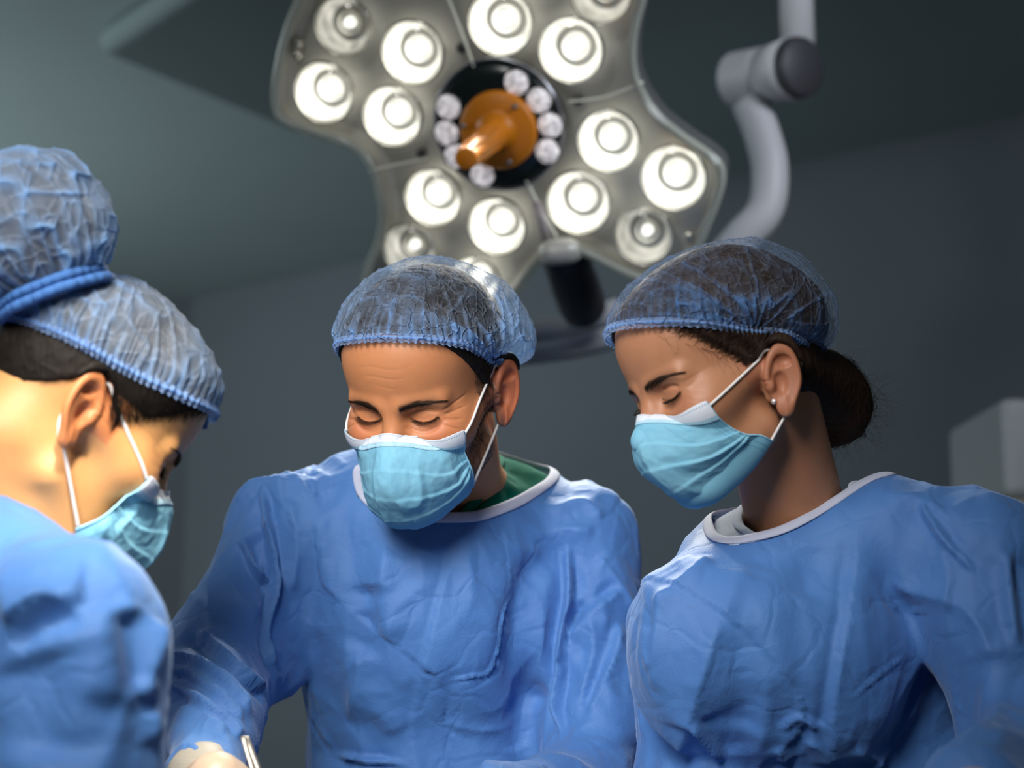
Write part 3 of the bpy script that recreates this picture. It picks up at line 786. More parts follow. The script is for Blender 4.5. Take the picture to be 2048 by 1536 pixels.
def brows_lashes(root, h, m, lash_len=.007, thick=1.0, f=None):
    N = 520; P = []
    for sgn in (-1, 1):
        t = rng.random(N); u = rng.normal(0, .36, N)
        x = .011 + .044 * t; zc = BROW_Z + .0048 * np.sin(t * 2.5); wd = .0050 * thick * np.sin(np.clip(t * 1.05 + .22, 0, 1) * math.pi) ** .6
        z = zc + u * wd
        root_ = np.stack([sgn * x, np.full(N, .11), z], 1) * h.s
        d = np.array([[0., -1, 0]]).repeat(N, 0)
        tt = march(h.f, root_, d, .08); r0 = root_ + tt[:, None] * d
        ln = .0075 * (.6 + .5 * rng.random(N)); ang = np.radians(38 - 52 * t - 18 * u)
        dr = np.stack([sgn * np.cos(ang), -.25 - .3 * t, np.sin(ang)], 1)
        pts = [r0 + dr * (k / 4 * ln)[:, None] for k in range(5)]
        A = np.stack(pts, 1); sh = A.shape; A = project_out(h.f, A.reshape(-1, 3), .0007, 2).reshape(sh)
        P.append(A)
    strands('eyebrow', h.w(P[0]), .00013 * thick, m, root); strands('eyebrow', h.w(P[1]), .00013 * thick, m, root)
    for sgn in (-1, 1):
        N = 60; a = np.linspace(-.80, .95, N)
        r0 = np.stack([sgn * (.031 + .0185 * np.sin(a)), .0700 + .0150 * np.cos(a), -.0082 + .0055 * (np.abs(a) / .95) ** 2], 1)
        ln = lash_len * (.6 + .4 * np.sin((a + .9) / 1.9 * 2.4)) * (.85 + .3 * rng.random(N))
        out = np.stack([sgn * np.sin(a) * .75, np.full(N, .75), np.full(N, -.55)], 1)
        curl = np.array([0, .1, .5])
        A = np.stack([r0 + (out * k + curl * k * k * .8) * ln[:, None] for k in np.linspace(0, 1, 6)], 1)
        strands('eyelashes', h.w(A * h.s), .00022, M_HAIR, root)

MASK_NET = np.array([
    [(.0, .1065, -.0125), (.0, .1250, -.030), (.0, .1345, -.066), (.0, .1180, -.108), (.0, .0900, -.131)],
    [(.018, .098, -.018), (.023, .1140, -.0345), (.026, .1240, -.069), (.025, .109, -.106), (.021, .082, -.127)],
    [(.039, .085, -.025), (.046, .096, -.045), (.051, .093, -.073), (.047, .083, -.099), (.040, .062, -.116)],
    [(.0570, .066, -.024), (.0620, .066, -.044), (.0640, .062, -.062), (.0625, .055, -.080), (.057, .046, -.096)]])

def build_mask(root, h, f_body, pleat=.0022, seed=1, tweak=None, loops=(1, -1), back=False):
    net = MASK_NET.copy()
    full = np.concatenate([net[:0:-1] * [-1, 1, 1], net])       # 7 columns, u from -x to +x
    if tweak is not None: full = tweak(full)
    nu, nv = 181, 121
    def interp(nu, nv, v0=0., v1=1.):
        def cr(Pc, t):       # Catmull-Rom along axis 0
            Pe = np.concatenate([2 * Pc[:1] - Pc[1:2], Pc, 2 * Pc[-1:] - Pc[-2:-1]]); i = np.minimum(t.astype(int), len(Pc) - 2); f = (t - i).reshape(-1, *([1] * (Pc.ndim - 1)))
            a, b, c, d = Pe[i], Pe[i + 1], Pe[i + 2], Pe[i + 3]
            return .5 * (2 * b + (c - a) * f + (2 * a - 5 * b + 4 * c - d) * f ** 2 + (3 * b - a - 3 * c + d) * f ** 3)
        A = cr(full, np.linspace(0, 6, nu)); A = np.swapaxes(cr(np.swapaxes(A, 0, 1), np.linspace(v0 * 4, v1 * 4, nv)), 0, 1)
        return A
    def displaced(nu, nv, v0=0., v1=1., off=0.):
        A = interp(nu, nv, v0, v1); U, Vv = np.meshgrid(np.linspace(-1, 1, nu), np.linspace(v0, v1, nv), indexing='ij')
        dU = np.gradient(A, axis=0); dV = np.gradient(A, axis=1); n = nrm(np.cross(dV, dU)); 
        if (n[..., 1].mean()) < 0: n = -n
        sd = np.abs(U)
        d = np.zeros_like(U)
        for vc, amp, slope in ((.36, 1., .10), (.55, 1.1, .0), (.73, .9, -.14)):
            x = (Vv - vc - slope * sd ** 2) / .085
            saw = np.where(x < 0, np.exp(-(x / .16) ** 2), np.exp(-x / 1.1))
            d += pleat * amp * saw * (.30 + .9 * sd ** 1.3)
        # centre crease and soft dents of worn fabric
        q = np.stack([U * 2.1 + seed * 3.1, Vv * 2.6, U * 0 + seed], -1).reshape(-1, 3)
        d += (.0045 * vnoise(q, seed)).reshape(U.shape) * sstep(0, .25, Vv)
        d += (.0024 * (ridged(q * [1.6, .9, 1] + 5, seed + 3) - .4)).reshape(U.shape) * sstep(.12, .5, Vv)
        d += (.0007 * fbm(q * 6, seed + 6, 2)).reshape(U.shape)
        d *= sstep(1.02, .90, sd) * .8 + .2
        A = A + n * (d + off)[..., None]
        P = A.reshape(-1, 3)
        for k in range(3):
            v, g = grad(h.fp, P * h.s); push = np.maximum(0, .0022 - v); P = P + (push[:, None] * nrm(g)) / h.s
        return P * h.s, np.stack([(U.ravel() + 1) / 2, (Vv.ravel() - v0) / (v1 - v0)], 1)
    P, uv = displaced(nu, nv)
    mk = link('face_mask', h.w(P), grid_faces(nu, nv), M_MASK, root, uv=uv)
    sm = mk.modifiers.new('thickness', 'SOLIDIFY'); sm.thickness = .0009; sm.offset = 0
    Gm = P.reshape(nu, nv, 3); K = 19; strip = Gm[:, :K]; dU = np.gradient(strip, axis=0); dV = np.gradient(strip, axis=1); n = nrm(np.cross(dV, dU)); n = n if n[..., 1].mean() > 0 else -n
    edge = np.concatenate([strip[:, :1] - (strip[:, 1:2] - strip[:, :1]) * .6, strip], 1); n = np.concatenate([n[:, :1], n], 1)
    P2 = (edge + n * .0011).reshape(-1, 3); U2, V2 = np.meshgrid(np.linspace(0, 1, nu), np.linspace(0, 1, K + 1), indexing='ij')
    nb = link('nose_strip', h.w(P2), grid_faces(nu, K + 1), M_NOSE, mk, uv=np.stack([U2.ravel(), V2.ravel()], 1)); nb['label'] = 'white stitched strip along the top edge'
    sm = nb.modifiers.new('thickness', 'SOLIDIFY'); sm.thickness = .0006; sm.offset = 0
    G = P.reshape(nu, nv, 3)
    for sg in (-1, 1):
        E = G[nu - 1] if sg > 0 else G[0]
        a, b = E[3], E[-5]
        s = h.s
        V, Fc = tube(h.w(E + [0, 0, 0]), .0016, 8, flat=.45); link('side_binding', V, Fc, M_MASK_EDGE, mk)
        pts = [a + [0, .004, 0], a, np.array([sg * .0770, .002, .014 + h.ed]) * s, np.array([sg * .0790, -.010, .021 + h.ed]) * s, np.array([sg * .0770, -.026, .010 + h.ed]) * s, np.array([sg * .0745, -.028, -.012 + h.ed]) * s,
               np.array([sg * .0735, -.022, -.034 + h.ed]) * s, np.array([sg * .0735, -.008, -.046 + h.ed]) * s, b, b + [0, .004, 0]]
        path = []
        for i in range(len(pts) - 1): path.append(pts[i])
        path = smooth_path([*pts], 90)
        # straight spans between the mask and the ear
        k1 = np.linspace(0, 1, 22)[:, None]; path = np.vstack([a + (pts[2] - a) * k1, smooth_path(pts[2:8], 40)[1:], (pts[7] + (b - pts[7]) * k1)[1:]])
        for k in range(4):
            v, g = grad(h.fp, path); path = path + np.maximum(0, .0014 - v)[:, None] * nrm(g)
        for k in range(2):
            v, g = grad(h.f, path); path = path + np.clip(.0012 - v, 0, .002)[:, None] * nrm(g)
        path[1:-1] = (path[:-2] + path[1:-1] * 2 + path[2:]) / 4
        V, Fc = tube(h.w(path), .00145 if s > .97 else .0014, 8); link('ear_loop', V, Fc, M_LOOP, mk)
    return mk
M_MASK_EDGE = cloth('mask_edge', (.30, .64, .86), .7)
M_GATHER = cloth("gathering_band", (.035, .12, .34), .85)

def build_cap(root, h, puff, rim, m, axis=(0, -.28, 1.), centre=(0, -.012, .030), NA=640, NV=200, wr=1., seed=1, gathers=(), band=True, hair_off=.004, name='surgical_cap', lift=.14, vcrinkle=1.0, fold_gain=1.0):
    """bouffant cap: star-shaped about a point in the head; rim(azimuth deg)->elevation deg about the cap axis"""
    s = h.s; c = np.array(centre) * s; az = nrm(np.array(axis, float)); ax_ = nrm(np.cross([0, 1., 0], az)); ay = np.cross(az, ax_)
    ax_ = -ax_ if ax_[0] < 0 else ax_; ay = nrm(np.cross(az, ax_)); ay = ay if ay[1] > 0 else -ay
    A, T = np.meshgrid(np.linspace(0, 2 * math.pi, NA, endpoint=False), np.linspace(0, 1, NV), indexing='ij')
    ra = np.array([a for a, e in rim]); re = np.array([e for a, e in rim])
    ad = np.degrees(A[:, 0]) % 360
    ra2 = np.concatenate([ra - 360, ra, ra + 360]); re2 = np.concatenate([re, re, re])
    e0 = np.interp(ad, ra2, re2); k = np.ones(25) / 25; e0 = np.convolve(np.concatenate([e0[-12:], e0, e0[:12]]), k, 'valid')
    E = np.radians(e0[:, None] + (89.7 - e0[:, None]) * T)
    D = (np.cos(E) * np.cos(A))[..., None] * ax_ + (np.cos(E) * np.sin(A))[..., None] * ay + np.sin(E)[..., None] * az
    Df = D.reshape(-1, 3)
    def fh(p): return h.f(p) - hair_off
    def fp(p): return puff(p / s) * s
    start = .26
    def radial(f):
        t = np.zeros(len(Df)); o = c + Df * start
        for k in range(70):
            v = f(o - t[:, None] * Df); t = t + np.clip(v, -.01, .1) * .85
        return start - t
    # ears must not lift the rim
    def fh2(p):
        q = p.copy(); q[:, 0] = q[:, 0] * 1.0; return np.maximum(fh(p), np.abs(p[:, 0]) - .079 * s)
    rh = radial(fh2).reshape(A.shape); rp = radial(fp).reshape(A.shape)
    rp = np.maximum(rp, rh + .002)
    bl = sstep(0, lift, T)
    R = rh + .0022 + (rp - rh) * bl
    # wrinkles
    P0 = (Df * (R.reshape(-1, 1))).reshape(-1, 3)
    fold = np.zeros(A.shape)
    sgm = A * 26 + 2.2 * vnoise(np.stack([np.cos(A).ravel() * 5, np.sin(A).ravel() * 5, T.ravel() * 2], 1), seed).reshape(A.shape)
    g1 = np.abs(np.sin(sgm * 1.5)) ** .7
    near = np.exp(-T / .16)
    disp = wr * .0030 * (g1 - .5) * near * sstep(0, .03, T)
    fold += .75 * near * (1 - g1) + .35 * np.exp(-T / .06)
    # radial pleats with irregular spacing reaching up
    an = vnoise(np.stack([np.cos(A).ravel() * 7 + seed, np.sin(A).ravel() * 7, T.ravel() * 1.2], 1), seed + 5).reshape(A.shape)
    rd = (1 - np.minimum(1, np.abs(an) * 3.2))
    disp += wr * .0028 * rd * sstep(0, .15, T) * np.exp(-T / .7)
    fold += .35 * rd * np.exp(-T / .45)
    cr = ridged(P0 * 38 + seed, seed + 1).reshape(A.shape); cr2 = ridged(P0 * np.array([85, 85, 60]) + 9, seed + 2).reshape(A.shape); sw = vnoise(P0 * 14 + 3, seed + 7).reshape(A.shape)
    disp += wr * vcrinkle * (.0020 * cr ** 2 + .0009 * cr2 ** 2 + .0025 * sw) * sstep(0, .2, T)
    fold += vcrinkle * (.30 * cr ** 3 + .18 * cr2 ** 3)
    for (ga, gt, reach, amp, nfold) in gathers:       # folds raying out of a pinched point
        da = (A - math.radians(ga) + math.pi) % (2 * math.pi) - math.pi
        x = da * np.cos(E) * 1.0; y = (T - gt) * (math.pi / 2 - np.radians(e0[:, None]))
        rr = np.sqrt(x * x + y * y) + 1e-6; th = np.arctan2(y, x)
        nn = vnoise(np.stack([th.ravel() * nfold / 2, rr.ravel() * 1.2, th.ravel() * 0 + seed], 1), seed + 11).reshape(A.shape)
        k = (1 - np.minimum(1, np.abs(nn) * 3.0)) ** 1.3 * np.exp(-(rr / reach) ** 1.5) * sstep(0, .05, rr)
        disp += amp * k - amp * .9 * np.exp(-(rr / .12) ** 2)
        fold += 1.0 * k + .8 * np.exp(-(rr / .10) ** 2)
    R = R + disp * sstep(1.0, .97, T)
    P = c + Df * R.reshape(-1, 1)
    v, g = grad(fh2, P); P = P + np.maximum(0, .0012 - v)[:, None] * nrm(g)
    fold = np.clip(fold * fold_gain, 0, 1)
    cp = link(name, h.w(P), grid_faces(NA, NV, True), m, root, attrs=dict(fold=fold.ravel()))
    if band:
        # ruffled elastic edge: hugs the rim and flares below it
        Pr = P.reshape(NA, NV, 3); rimP = Pr[:, 2]; kk_ = np.ones(13) / 13; rimP = np.stack([np.convolve(np.concatenate([rimP[-6:, i], rimP[:, i], rimP[:6, i]]), kk_, 'valid') for i in range(3)], 1); below = Pr[:, 0] - Pr[:, 8]; below = np.stack([np.convolve(np.concatenate([below[-6:, i], below[:, i], below[:6, i]]), kk_, 'valid') for i in range(3)], 1); below = nrm(below); outw = nrm(rimP - c)
        K = 9; rows = []
        NR = 2560; ii = np.linspace(0, NA, NR, endpoint=False); i0 = ii.astype(int); fr = (ii - i0)[:, None]
        def rs(X): return X[i0] * (1 - fr) + X[(i0 + 1) % NA] * fr
        rP, bl_, ow = rs(rimP), rs(below), rs(outw); ph = ii / NA * 2 * math.pi * 96 + 1.5 * np.sin(ii / NA * 40)
        for k in range(K):
            q = k / (K - 1); q2 = q - .45
            am = .0012 + .0016 * abs(q2) * 2
            sc = 1 + .22 * np.cos(ph) * q
            rows.append(rP + bl_ * (q2 * .0092 * sc)[:, None] + ow * (.0012 + am * .5 * np.cos(ph) + .0022 * np.exp(-((q - .5) / .18) ** 2))[:, None])
        B = np.stack(rows, 1).reshape(-1, 3)
        v, g = grad(fh2, B); B = B + np.maximum(0, .0008 - v)[:, None] * nrm(g)
        fo = np.tile(np.array([.4, .8, .3, .9, 1, .9, .3, .5, .9]), NR)
        link('elastic_band', h.w(B), grid_faces(NR, K, True), M_BAND, cp, attrs=dict(fold=fo))
    return cp

# ------------------------------------------------------------------ people: gowns
def ray_px(f, px, py, tmax=3., t0=.8):
    d = at(px, py, 1) - CAM; d = d / np.linalg.norm(d); o = CAM + d * t0
    t = 0.; best = (9., 0.)
    for k in range(140):
        v = float(f((o + t * d)[None])[0])
        if v < best[0]: best = (v, t)
        if v < .0004 or t > tmax: break
        t += max(.0015, v * .75)
    return o + d * best[1]

class Loop:
    """closed neckline: front points traced on the garment, back points given in space"""
    def __init__(s, f, front, back):
        W = [ray_px(f, x, y) for x, y in front] + [at(*b) for b in back]
        W = smooth_path(np.array([W[-1]] + W + [W[0], W[1]]), 400); 
        n0 = len(front) + len(back); i0 = int(400 / (n0 + 2)); W = W[i0:400 - i0]; s.W = W[np.linspace(0, len(W) - 1, 161).astype(int)]
        s.c = s.W.mean(0); u, sv, vt = np.linalg.svd(s.W - s.c); s.n = vt[2] * (1 if vt[2][2] > 0 else -1)
        s.e1 = nrm(np.cross(s.n, [0, 1, 0.])); s.e2 = np.cross(s.n, s.e1)
        s.P = np.stack([(s.W - s.c) @ s.e1, (s.W - s.c) @ s.e2], 1)[::4][:40]
    def sd(s, p, depth=.05):
        q = np.asarray(p, float) - s.c; X = q @ s.e1; Y = q @ s.e2; h = q @ s.n
        out = np.maximum(np.sqrt(X * X + Y * Y) - .16, .02); near = (X * X + Y * Y < .0324)
        x, y = X[near], Y[near]; d = np.full(len(x), 9.); ins = np.zeros(len(x), bool); P = s.P
        for i in range(len(P)):
            a, b = P[i], P[(i + 1) % len(P)]; bx, by = b - a; ex, ey = x - a[0], y - a[1]
            t = np.clip((ex * bx + ey * by) / (bx * bx + by * by), 0, 1); d = np.minimum(d, (ex - t * bx) ** 2 + (ey - t * by) ** 2)
            ins ^= ((a[1] > y) != (b[1] > y)) & (x < bx * (y - a[1]) / (by + 1e-12) + a[0])
        out[near] = np.sqrt(d) * np.where(ins, -1, 1)
        return np.maximum(out, -(h + depth)).astype(p.dtype)
    def binding(s, f, wdt, thick, name, m, parent, off=.0012):
        W = s.W.copy()
        for k in range(3):
            v, g = grad(f, W, 1e-3); W = W - np.clip(v, -.03, .03)[:, None] * nrm(g)
        v, g = grad(f, W, 1e-3); k = np.ones(9) / 9
        Wp = np.concatenate([W[-5:-1], W, W[1:5]]); W = np.stack([np.convolve(Wp[:, i], k, 'valid') for i in range(3)], 1) + nrm(g) * off
        V, Fc = tube(W, wdt, 14, flat=thick / wdt, up=nrm(g), caps=False)
        return link(name, V, Fc, m, parent)

def build_gown(root, f, lo, hi, folds, h=.0034, seed=1, noise=1., m=None, stretch=(9, 9, 3.2), loop=None):
    P, Fc = grid_mesh(f, lo, hi, h, 5)
    v, g = grad(f, P, 1e-3); n = nrm(g)
    D = np.zeros(len(P))
    q = P * np.array(stretch)
    wp = np.stack([vnoise(P * 6, seed + 40), vnoise(P * 6, seed + 41), vnoise(P * 6, seed + 42)], 1)
    D += noise * .0060 * vnoise(q, seed)
    a = vnoise(q * 1.35 + 4 + wp * .8, seed + 1); D += noise * .0150 * (.22 - np.minimum(np.abs(a), .6))
    b = vnoise(P * np.array([21, 21, 11]) + 8 + wp * .9, seed + 2); D += noise * .0074 * (.2 - np.minimum(np.abs(b), .5))
    b2 = vnoise(P * np.array([46, 46, 28]) + 8 + wp * 1.5, seed + 3); D += noise * .0020 * (.2 - np.minimum(np.abs(b2), .5))
    for (pts, amp, wid, kind) in folds:
        W = np.array([ray_px(f, x, y) for x, y in pts])
        W = W[[True] + [np.linalg.norm(W[i] - W[i - 1]) < .18 for i in range(1, len(W))]]
        if len(W) < 2: continue
        W = smooth_path(W, 6 * len(W))
        near = (np.abs(P - W.mean(0)).max(1) < np.abs(W - W.mean(0)).max() + wid * 5)
        idx = np.where(near)[0]; Q = P[idx]; best = np.full(len(idx), 9.); tt = np.zeros(len(idx)); side = np.zeros(len(idx))
        nl = len(W) - 1
        for i in range(nl):
            a_, b_ = W[i], W[i + 1]; ba = b_ - a_; q_ = Q - a_; t = np.clip(q_ @ ba / (ba @ ba + 1e-12), 0, 1)
            e = q_ - t[:, None] * ba; d = np.sqrt((e * e).sum(1)); mm = d < best
            sd = np.cross(ba, e) @ (CAM - a_)
            best = np.where(mm, d, best); tt = np.where(mm, (i + t) / nl, tt); side = np.where(mm, np.sign(sd), side)
        tap = sstep(0, .18, tt) * sstep(1, .82, tt)
        if kind == 'ridge': pr = np.exp(-best / wid)
        elif kind == 'soft': pr = np.exp(-(best / wid) ** 2)
        elif kind == 'step': pr = np.where(side > 0, np.exp(-best / (wid * 1.6)), np.exp(-best / max(.0036, wid * .38))) - .55 * np.where(side < 0, np.exp(-((best - wid * .9) / (wid * .7)) ** 2), 0)
        elif kind == 'tuck': pr = np.exp(-best / (wid * 1.6)) - 1.7 * np.exp(-(best / (wid * .45)) ** 2)
        D[idx] += amp * tap * pr
    if loop is not None: D = D * (.12 + .88 * sstep(.002, .045, np.abs(loop.sd(P, .3))))
    P = P + n * D[:, None]
    return link('gown', P, Fc, m or M_GOWN, root)

def ribbon_on(f, pts, wdt, thick, name, m, parent, off=.001):
    W = np.array([ray_px(f, x, y) for x, y in pts]); W = smooth_path(W, 70)
    v, g = grad(f, W, 1e-3); W = W + nrm(g) * off
    V, Fc = tube(W, wdt, 14, flat=thick / wdt, up=nrm(g))
    return link(name, V, Fc, m, parent)

def hair_shell(root, h, region, m, off=.0035, res=.002, lo=(-.12, -.16, -.14), hi=(.12, .13, .15), name='hair', extra=None, vol=None):
    def f(p):
        L = p
        d = h.f(L) - off * h.s + .0018 * ridged(L * np.array([90, 90, 40]), 3).astype(L.dtype) * 0
        if vol is not None: d = smin(d, ell(L / h.s, *vol) * h.s, .01)
        d = smax(d, region(L / h.s) * h.s, .004)
        if extra is not None: d = smin(d, extra(L / h.s) * h.s, .01)
        return d
    P, Fc = grid_mesh(f, np.array(lo) * h.s, np.array(hi) * h.s, res, 4, 1)
    nz = ridged(P * np.array([120, 120, 120]), 4) * .0008
    v, g = grad(f, P); P = P + nrm(g) * nz[:, None]
    return link(name, h.w(P), Fc, m, root), f

def legs(root, xy, face, mt, zt=.62):
    """trousers and shoes under the gown"""
    fx = nrm(np.array([face[0], face[1], 0.])); sx = np.array([fx[1], -fx[0], 0])
    for sg in (-1, 1):
        b = np.array([xy[0], xy[1], 0]) + sx * sg * .10
        V, Fc = tube([b + [0, 0, zt + .1], b + [0, 0, .35], b + [0, 0, .09]], [.085, .070, .062], 24); link('trouser_leg', V, Fc, mt, root)
        V, Fc = tube([b + fx * -.07 + [0, 0, .045], b + fx * -.02 + [0, 0, .05], b + fx * .08 + [0, 0, .042], b + fx * .17 + [0, 0, .03], b + fx * .20 + [0, 0, .026]], [.030, .045, .042, .030, .012], 20); link('shoe', V, Fc, M_SHOE, root)

def hand(palm_c, along, normal, side, m, parent, name='surgical_glove', curl=.7, s=1.0, wrist=None):
    """gloved hand: palm, thumb and five separate bent digits; along=direction to the fingers, normal=back of hand"""
    al = nrm(np.array(along, float)); no = np.array(normal, float); no = nrm(no - al * (no @ al)); lat = np.cross(al, no) * side
    c = np.array(palm_c, float)
    def W(x, y, z): return c + lat * x * s + al * y * s + no * z * s
    prims = []
    for i, (x, L, k) in enumerate([(-.031, .072, .0), (-.011, .082, .1), (.010, .077, .2), (.029, .060, .3)]):
        base = W(x, .038, .004); ang = 0; p = base; r = .0092 if i != 3 else .0080
        prims.append((W(x * .55, -.03, 0), base, .015, .0125))
        for seg, fr in enumerate((.45, .32, .23)):
            ang += (curl + k * .5) * (.75, .95, .6)[seg]
            d = lat * (x * .6) + al * math.cos(ang) - no * math.sin(ang)
            q = p + nrm(d) * L * fr * s; prims.append((p, q, r * s, (r - .0008) * s)); p = q; r -= .0008
    t0, t1, t2, t3 = W(-.024, -.030, -.004), W(-.046, .002, -.018), W(-.050, .030, -.032), W(-.042, .052, -.042)
    prims += [(t0, t1, .016 * s, .0125 * s), (t1, t2, .0120 * s, .0105 * s), (t2, t3, .0105 * s, .0085 * s)]
    wr = W(0, -.06, 0) if wrist is None else np.array(wrist)
    def f(p):
        d = cap(p, W(0, -.035, 0), wr, .026 * s, .029 * s)
        # palm slab
        q = (p - c.astype(p.dtype)); L = np.stack([q @ lat, q @ al, q @ no], 1).astype(p.dtype)
        d = smin(d, ell(L, (0, .002, 0), (.044 * s, .050 * s, .0165 * s)), .012)
        for i, (a, b, ra, rb) in enumerate(prims): d = smin(d, cap(p, a, b, ra, rb), .007)
        return d
    allp = np.array([x for pr in prims for x in pr[:2]] + [wr]); lo = allp.min(0) - .05; hi = allp.max(0) + .05
    P, Fc = grid_mesh(f, lo, hi, .0022, 4)
    return link(name, P, Fc, m, parent), wr

def make_gown_f(prims, hole, k=.05, carve=()):
    def base(p):
        d = None
        for pr in prims:
            if pr[0] == 'c': x = cap(p, pr[1], pr[2], pr[3], pr[4], pr[5] if len(pr) > 5 else 1.)
            else: x = ell(p, pr[1], pr[2])
            kk = pr[-1] if isinstance(pr[-1], str) else None
            d = x if d is None else smin(d, x, k)
        return d
    def f(p):
        d = base(p)
        for (c, r, ks) in carve: d = smax(d, -ell(p, c, r), ks)
        for (c, r) in hole: d = smax(d, -ell(p, c, r), .006)
        return d
    return base, f

# ================================================================== the surgeon in the middle
H1 = Head((-.345, -.874, -.343), (-.13, -.317, .939), (-.092, 1.85, -.0035), 1.0, True)
man = thing('person', 'man in a blue gown and green scrubs looking down, under the lamp', 'person', (at(850, 1200, 1.97)[0], at(850, 1200, 1.97)[1], 0))
neck_top = H1.w(np.array([0, -.028, -.055])); neck_bot = at(912, 1015, 1.99)
chest = at(880, 1170, 2.0)
def extra(p, d):
    d = smin(d, cap(p, neck_top, neck_bot, .056, .058), .022)
    d = smin(d, cap(p, neck_bot, neck_bot + [.0, .03, -.04], .058, .070), .03)
    return smin(d, ell(p, chest, (.13, .070, .13)), .05)
hc_ = H1.t
build_body(man, H1, extra, hc_ + [-.14, -.17, -.27], hc_ + [.19, .19, .16], M_SKIN_MAN, beard=True, male=True)
def reg_man(L): return np.maximum(np.maximum((.090 - 1.15 * (.085 - L[:, 1]) - L[:, 2]) / 1.5, -.060 - L[:, 2]), -ell(L * np.array([0, 1, 1], dtype=L.dtype), (0, -.014, -.014), (.04, .026, .040)))
hair_shell(man, H1, reg_man, M_HAIR, .0030, vol=((0, -.014, .044), (.0825, .1050, .0850)))
brows_lashes(man, H1, M_BROW, .0075, 1.15)
def puff_man(p):
    d = ell(p, (0, -.012, .045), (.0935, .1160, .0900))
    return smin(d, ell(p, (-.035, -.055, .030), (.065, .070, .070)), .03)
RIM_MAN = [(-90, -22), (-60, -18), (-30, -13), (-8, -6), (10, -3), (30, 5), (55, 11), (90, 13), (120, 11.5), (140, 8), (158, 0), (169, -6), (180, -1), (195, -8), (225, -17)]
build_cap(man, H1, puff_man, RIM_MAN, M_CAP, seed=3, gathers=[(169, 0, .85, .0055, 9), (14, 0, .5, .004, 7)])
build_mask(man, H1, None, seed=2)
# stubble hairs along the jaw and in front of the ear
N = 6000
L = np.stack([-(.040 + .035 * rng.random(N)), -.015 + .080 * rng.random(N), -.130 + .18 * rng.random(N)], 1)
L = project_out(H1.f, L, 0., 5); wgt = skin_attrs(H1, H1.w(L), True, True)['tone']
L = L[(rng.random(N) < wgt * 1.1)]; v, g = grad(H1.f, L); g = nrm(g)
dr = nrm(g * .35 + np.array([0, .15, -.9]) + .3 * rng.normal(size=L.shape)); ln = .0022 + .0022 * rng.random(len(L))
ln = ln * np.where(L[:, 2] > -.035, 1.5, 1)
strands('beard_stubble', H1.w(np.stack([L + dr * (ln * k)[:, None] + g * .0002 for k in (0, .5, 1)], 1)), .00011, M_HAIR, man)

D = 1.95
g1 = [('c', at(842, 1120, 1.98), at(855, 1560, 1.97), .150, .138, .72), ('c', at(855, 1560, 1.97), at(860, 2300, 1.98), .138, .19, .72),
      ('c', at(620, 1060, 1.97), at(1120, 1085, 2.0), .070, .066), ('c', at(735, 985, 2.03), at(580, 1045, 1.97), .040, .056), ('c', at(1030, 1000, 2.04), at(1170, 1074, 2.0), .040, .050), ('c', at(958, 952, 2.07), at(1050, 1005, 2.04), .040, .044),
      ('e', at(860, 1210, 1.93), (.125, .085, .14)), ('c', at(575, 1150, 1.95), at(560, 1345, 1.90), .045, .026), ('c', at(1130, 1200, 1.96), at(1150, 1500, 1.93), .050, .050),
      ('c', at(548, 1042, 1.96), at(450, 1315, 1.86), .050, .061), ('c', at(450, 1315, 1.86), at(404, 1568, 1.62), .058, .041),
      ('c', at(1180, 1080, 1.99), at(1205, 1400, 1.93), .050, .059), ('c', at(1215, 1420, 1.92), at(1160, 1590, 1.82), .056, .045), ('c', at(1170, 1590, 1.82), at(1000, 1590, 1.62), .045, .036)]
base1, _ = make_gown_f(g1, [], .030)
loop1 = Loop(base1, [(716, 950), (742, 1005), (800, 1036), (866, 1036), (920, 1036), (968, 1030), (1030, 1007), (1075, 981), (1108, 955)], [(1100, 925, 2.06), (1035, 888, 2.10), (900, 872, 2.12), (780, 888, 2.09)])
def fg1(p): return smax(base1(p), -loop1.sd(p), .004)
wr_ = at(404, 1540, 1.62)
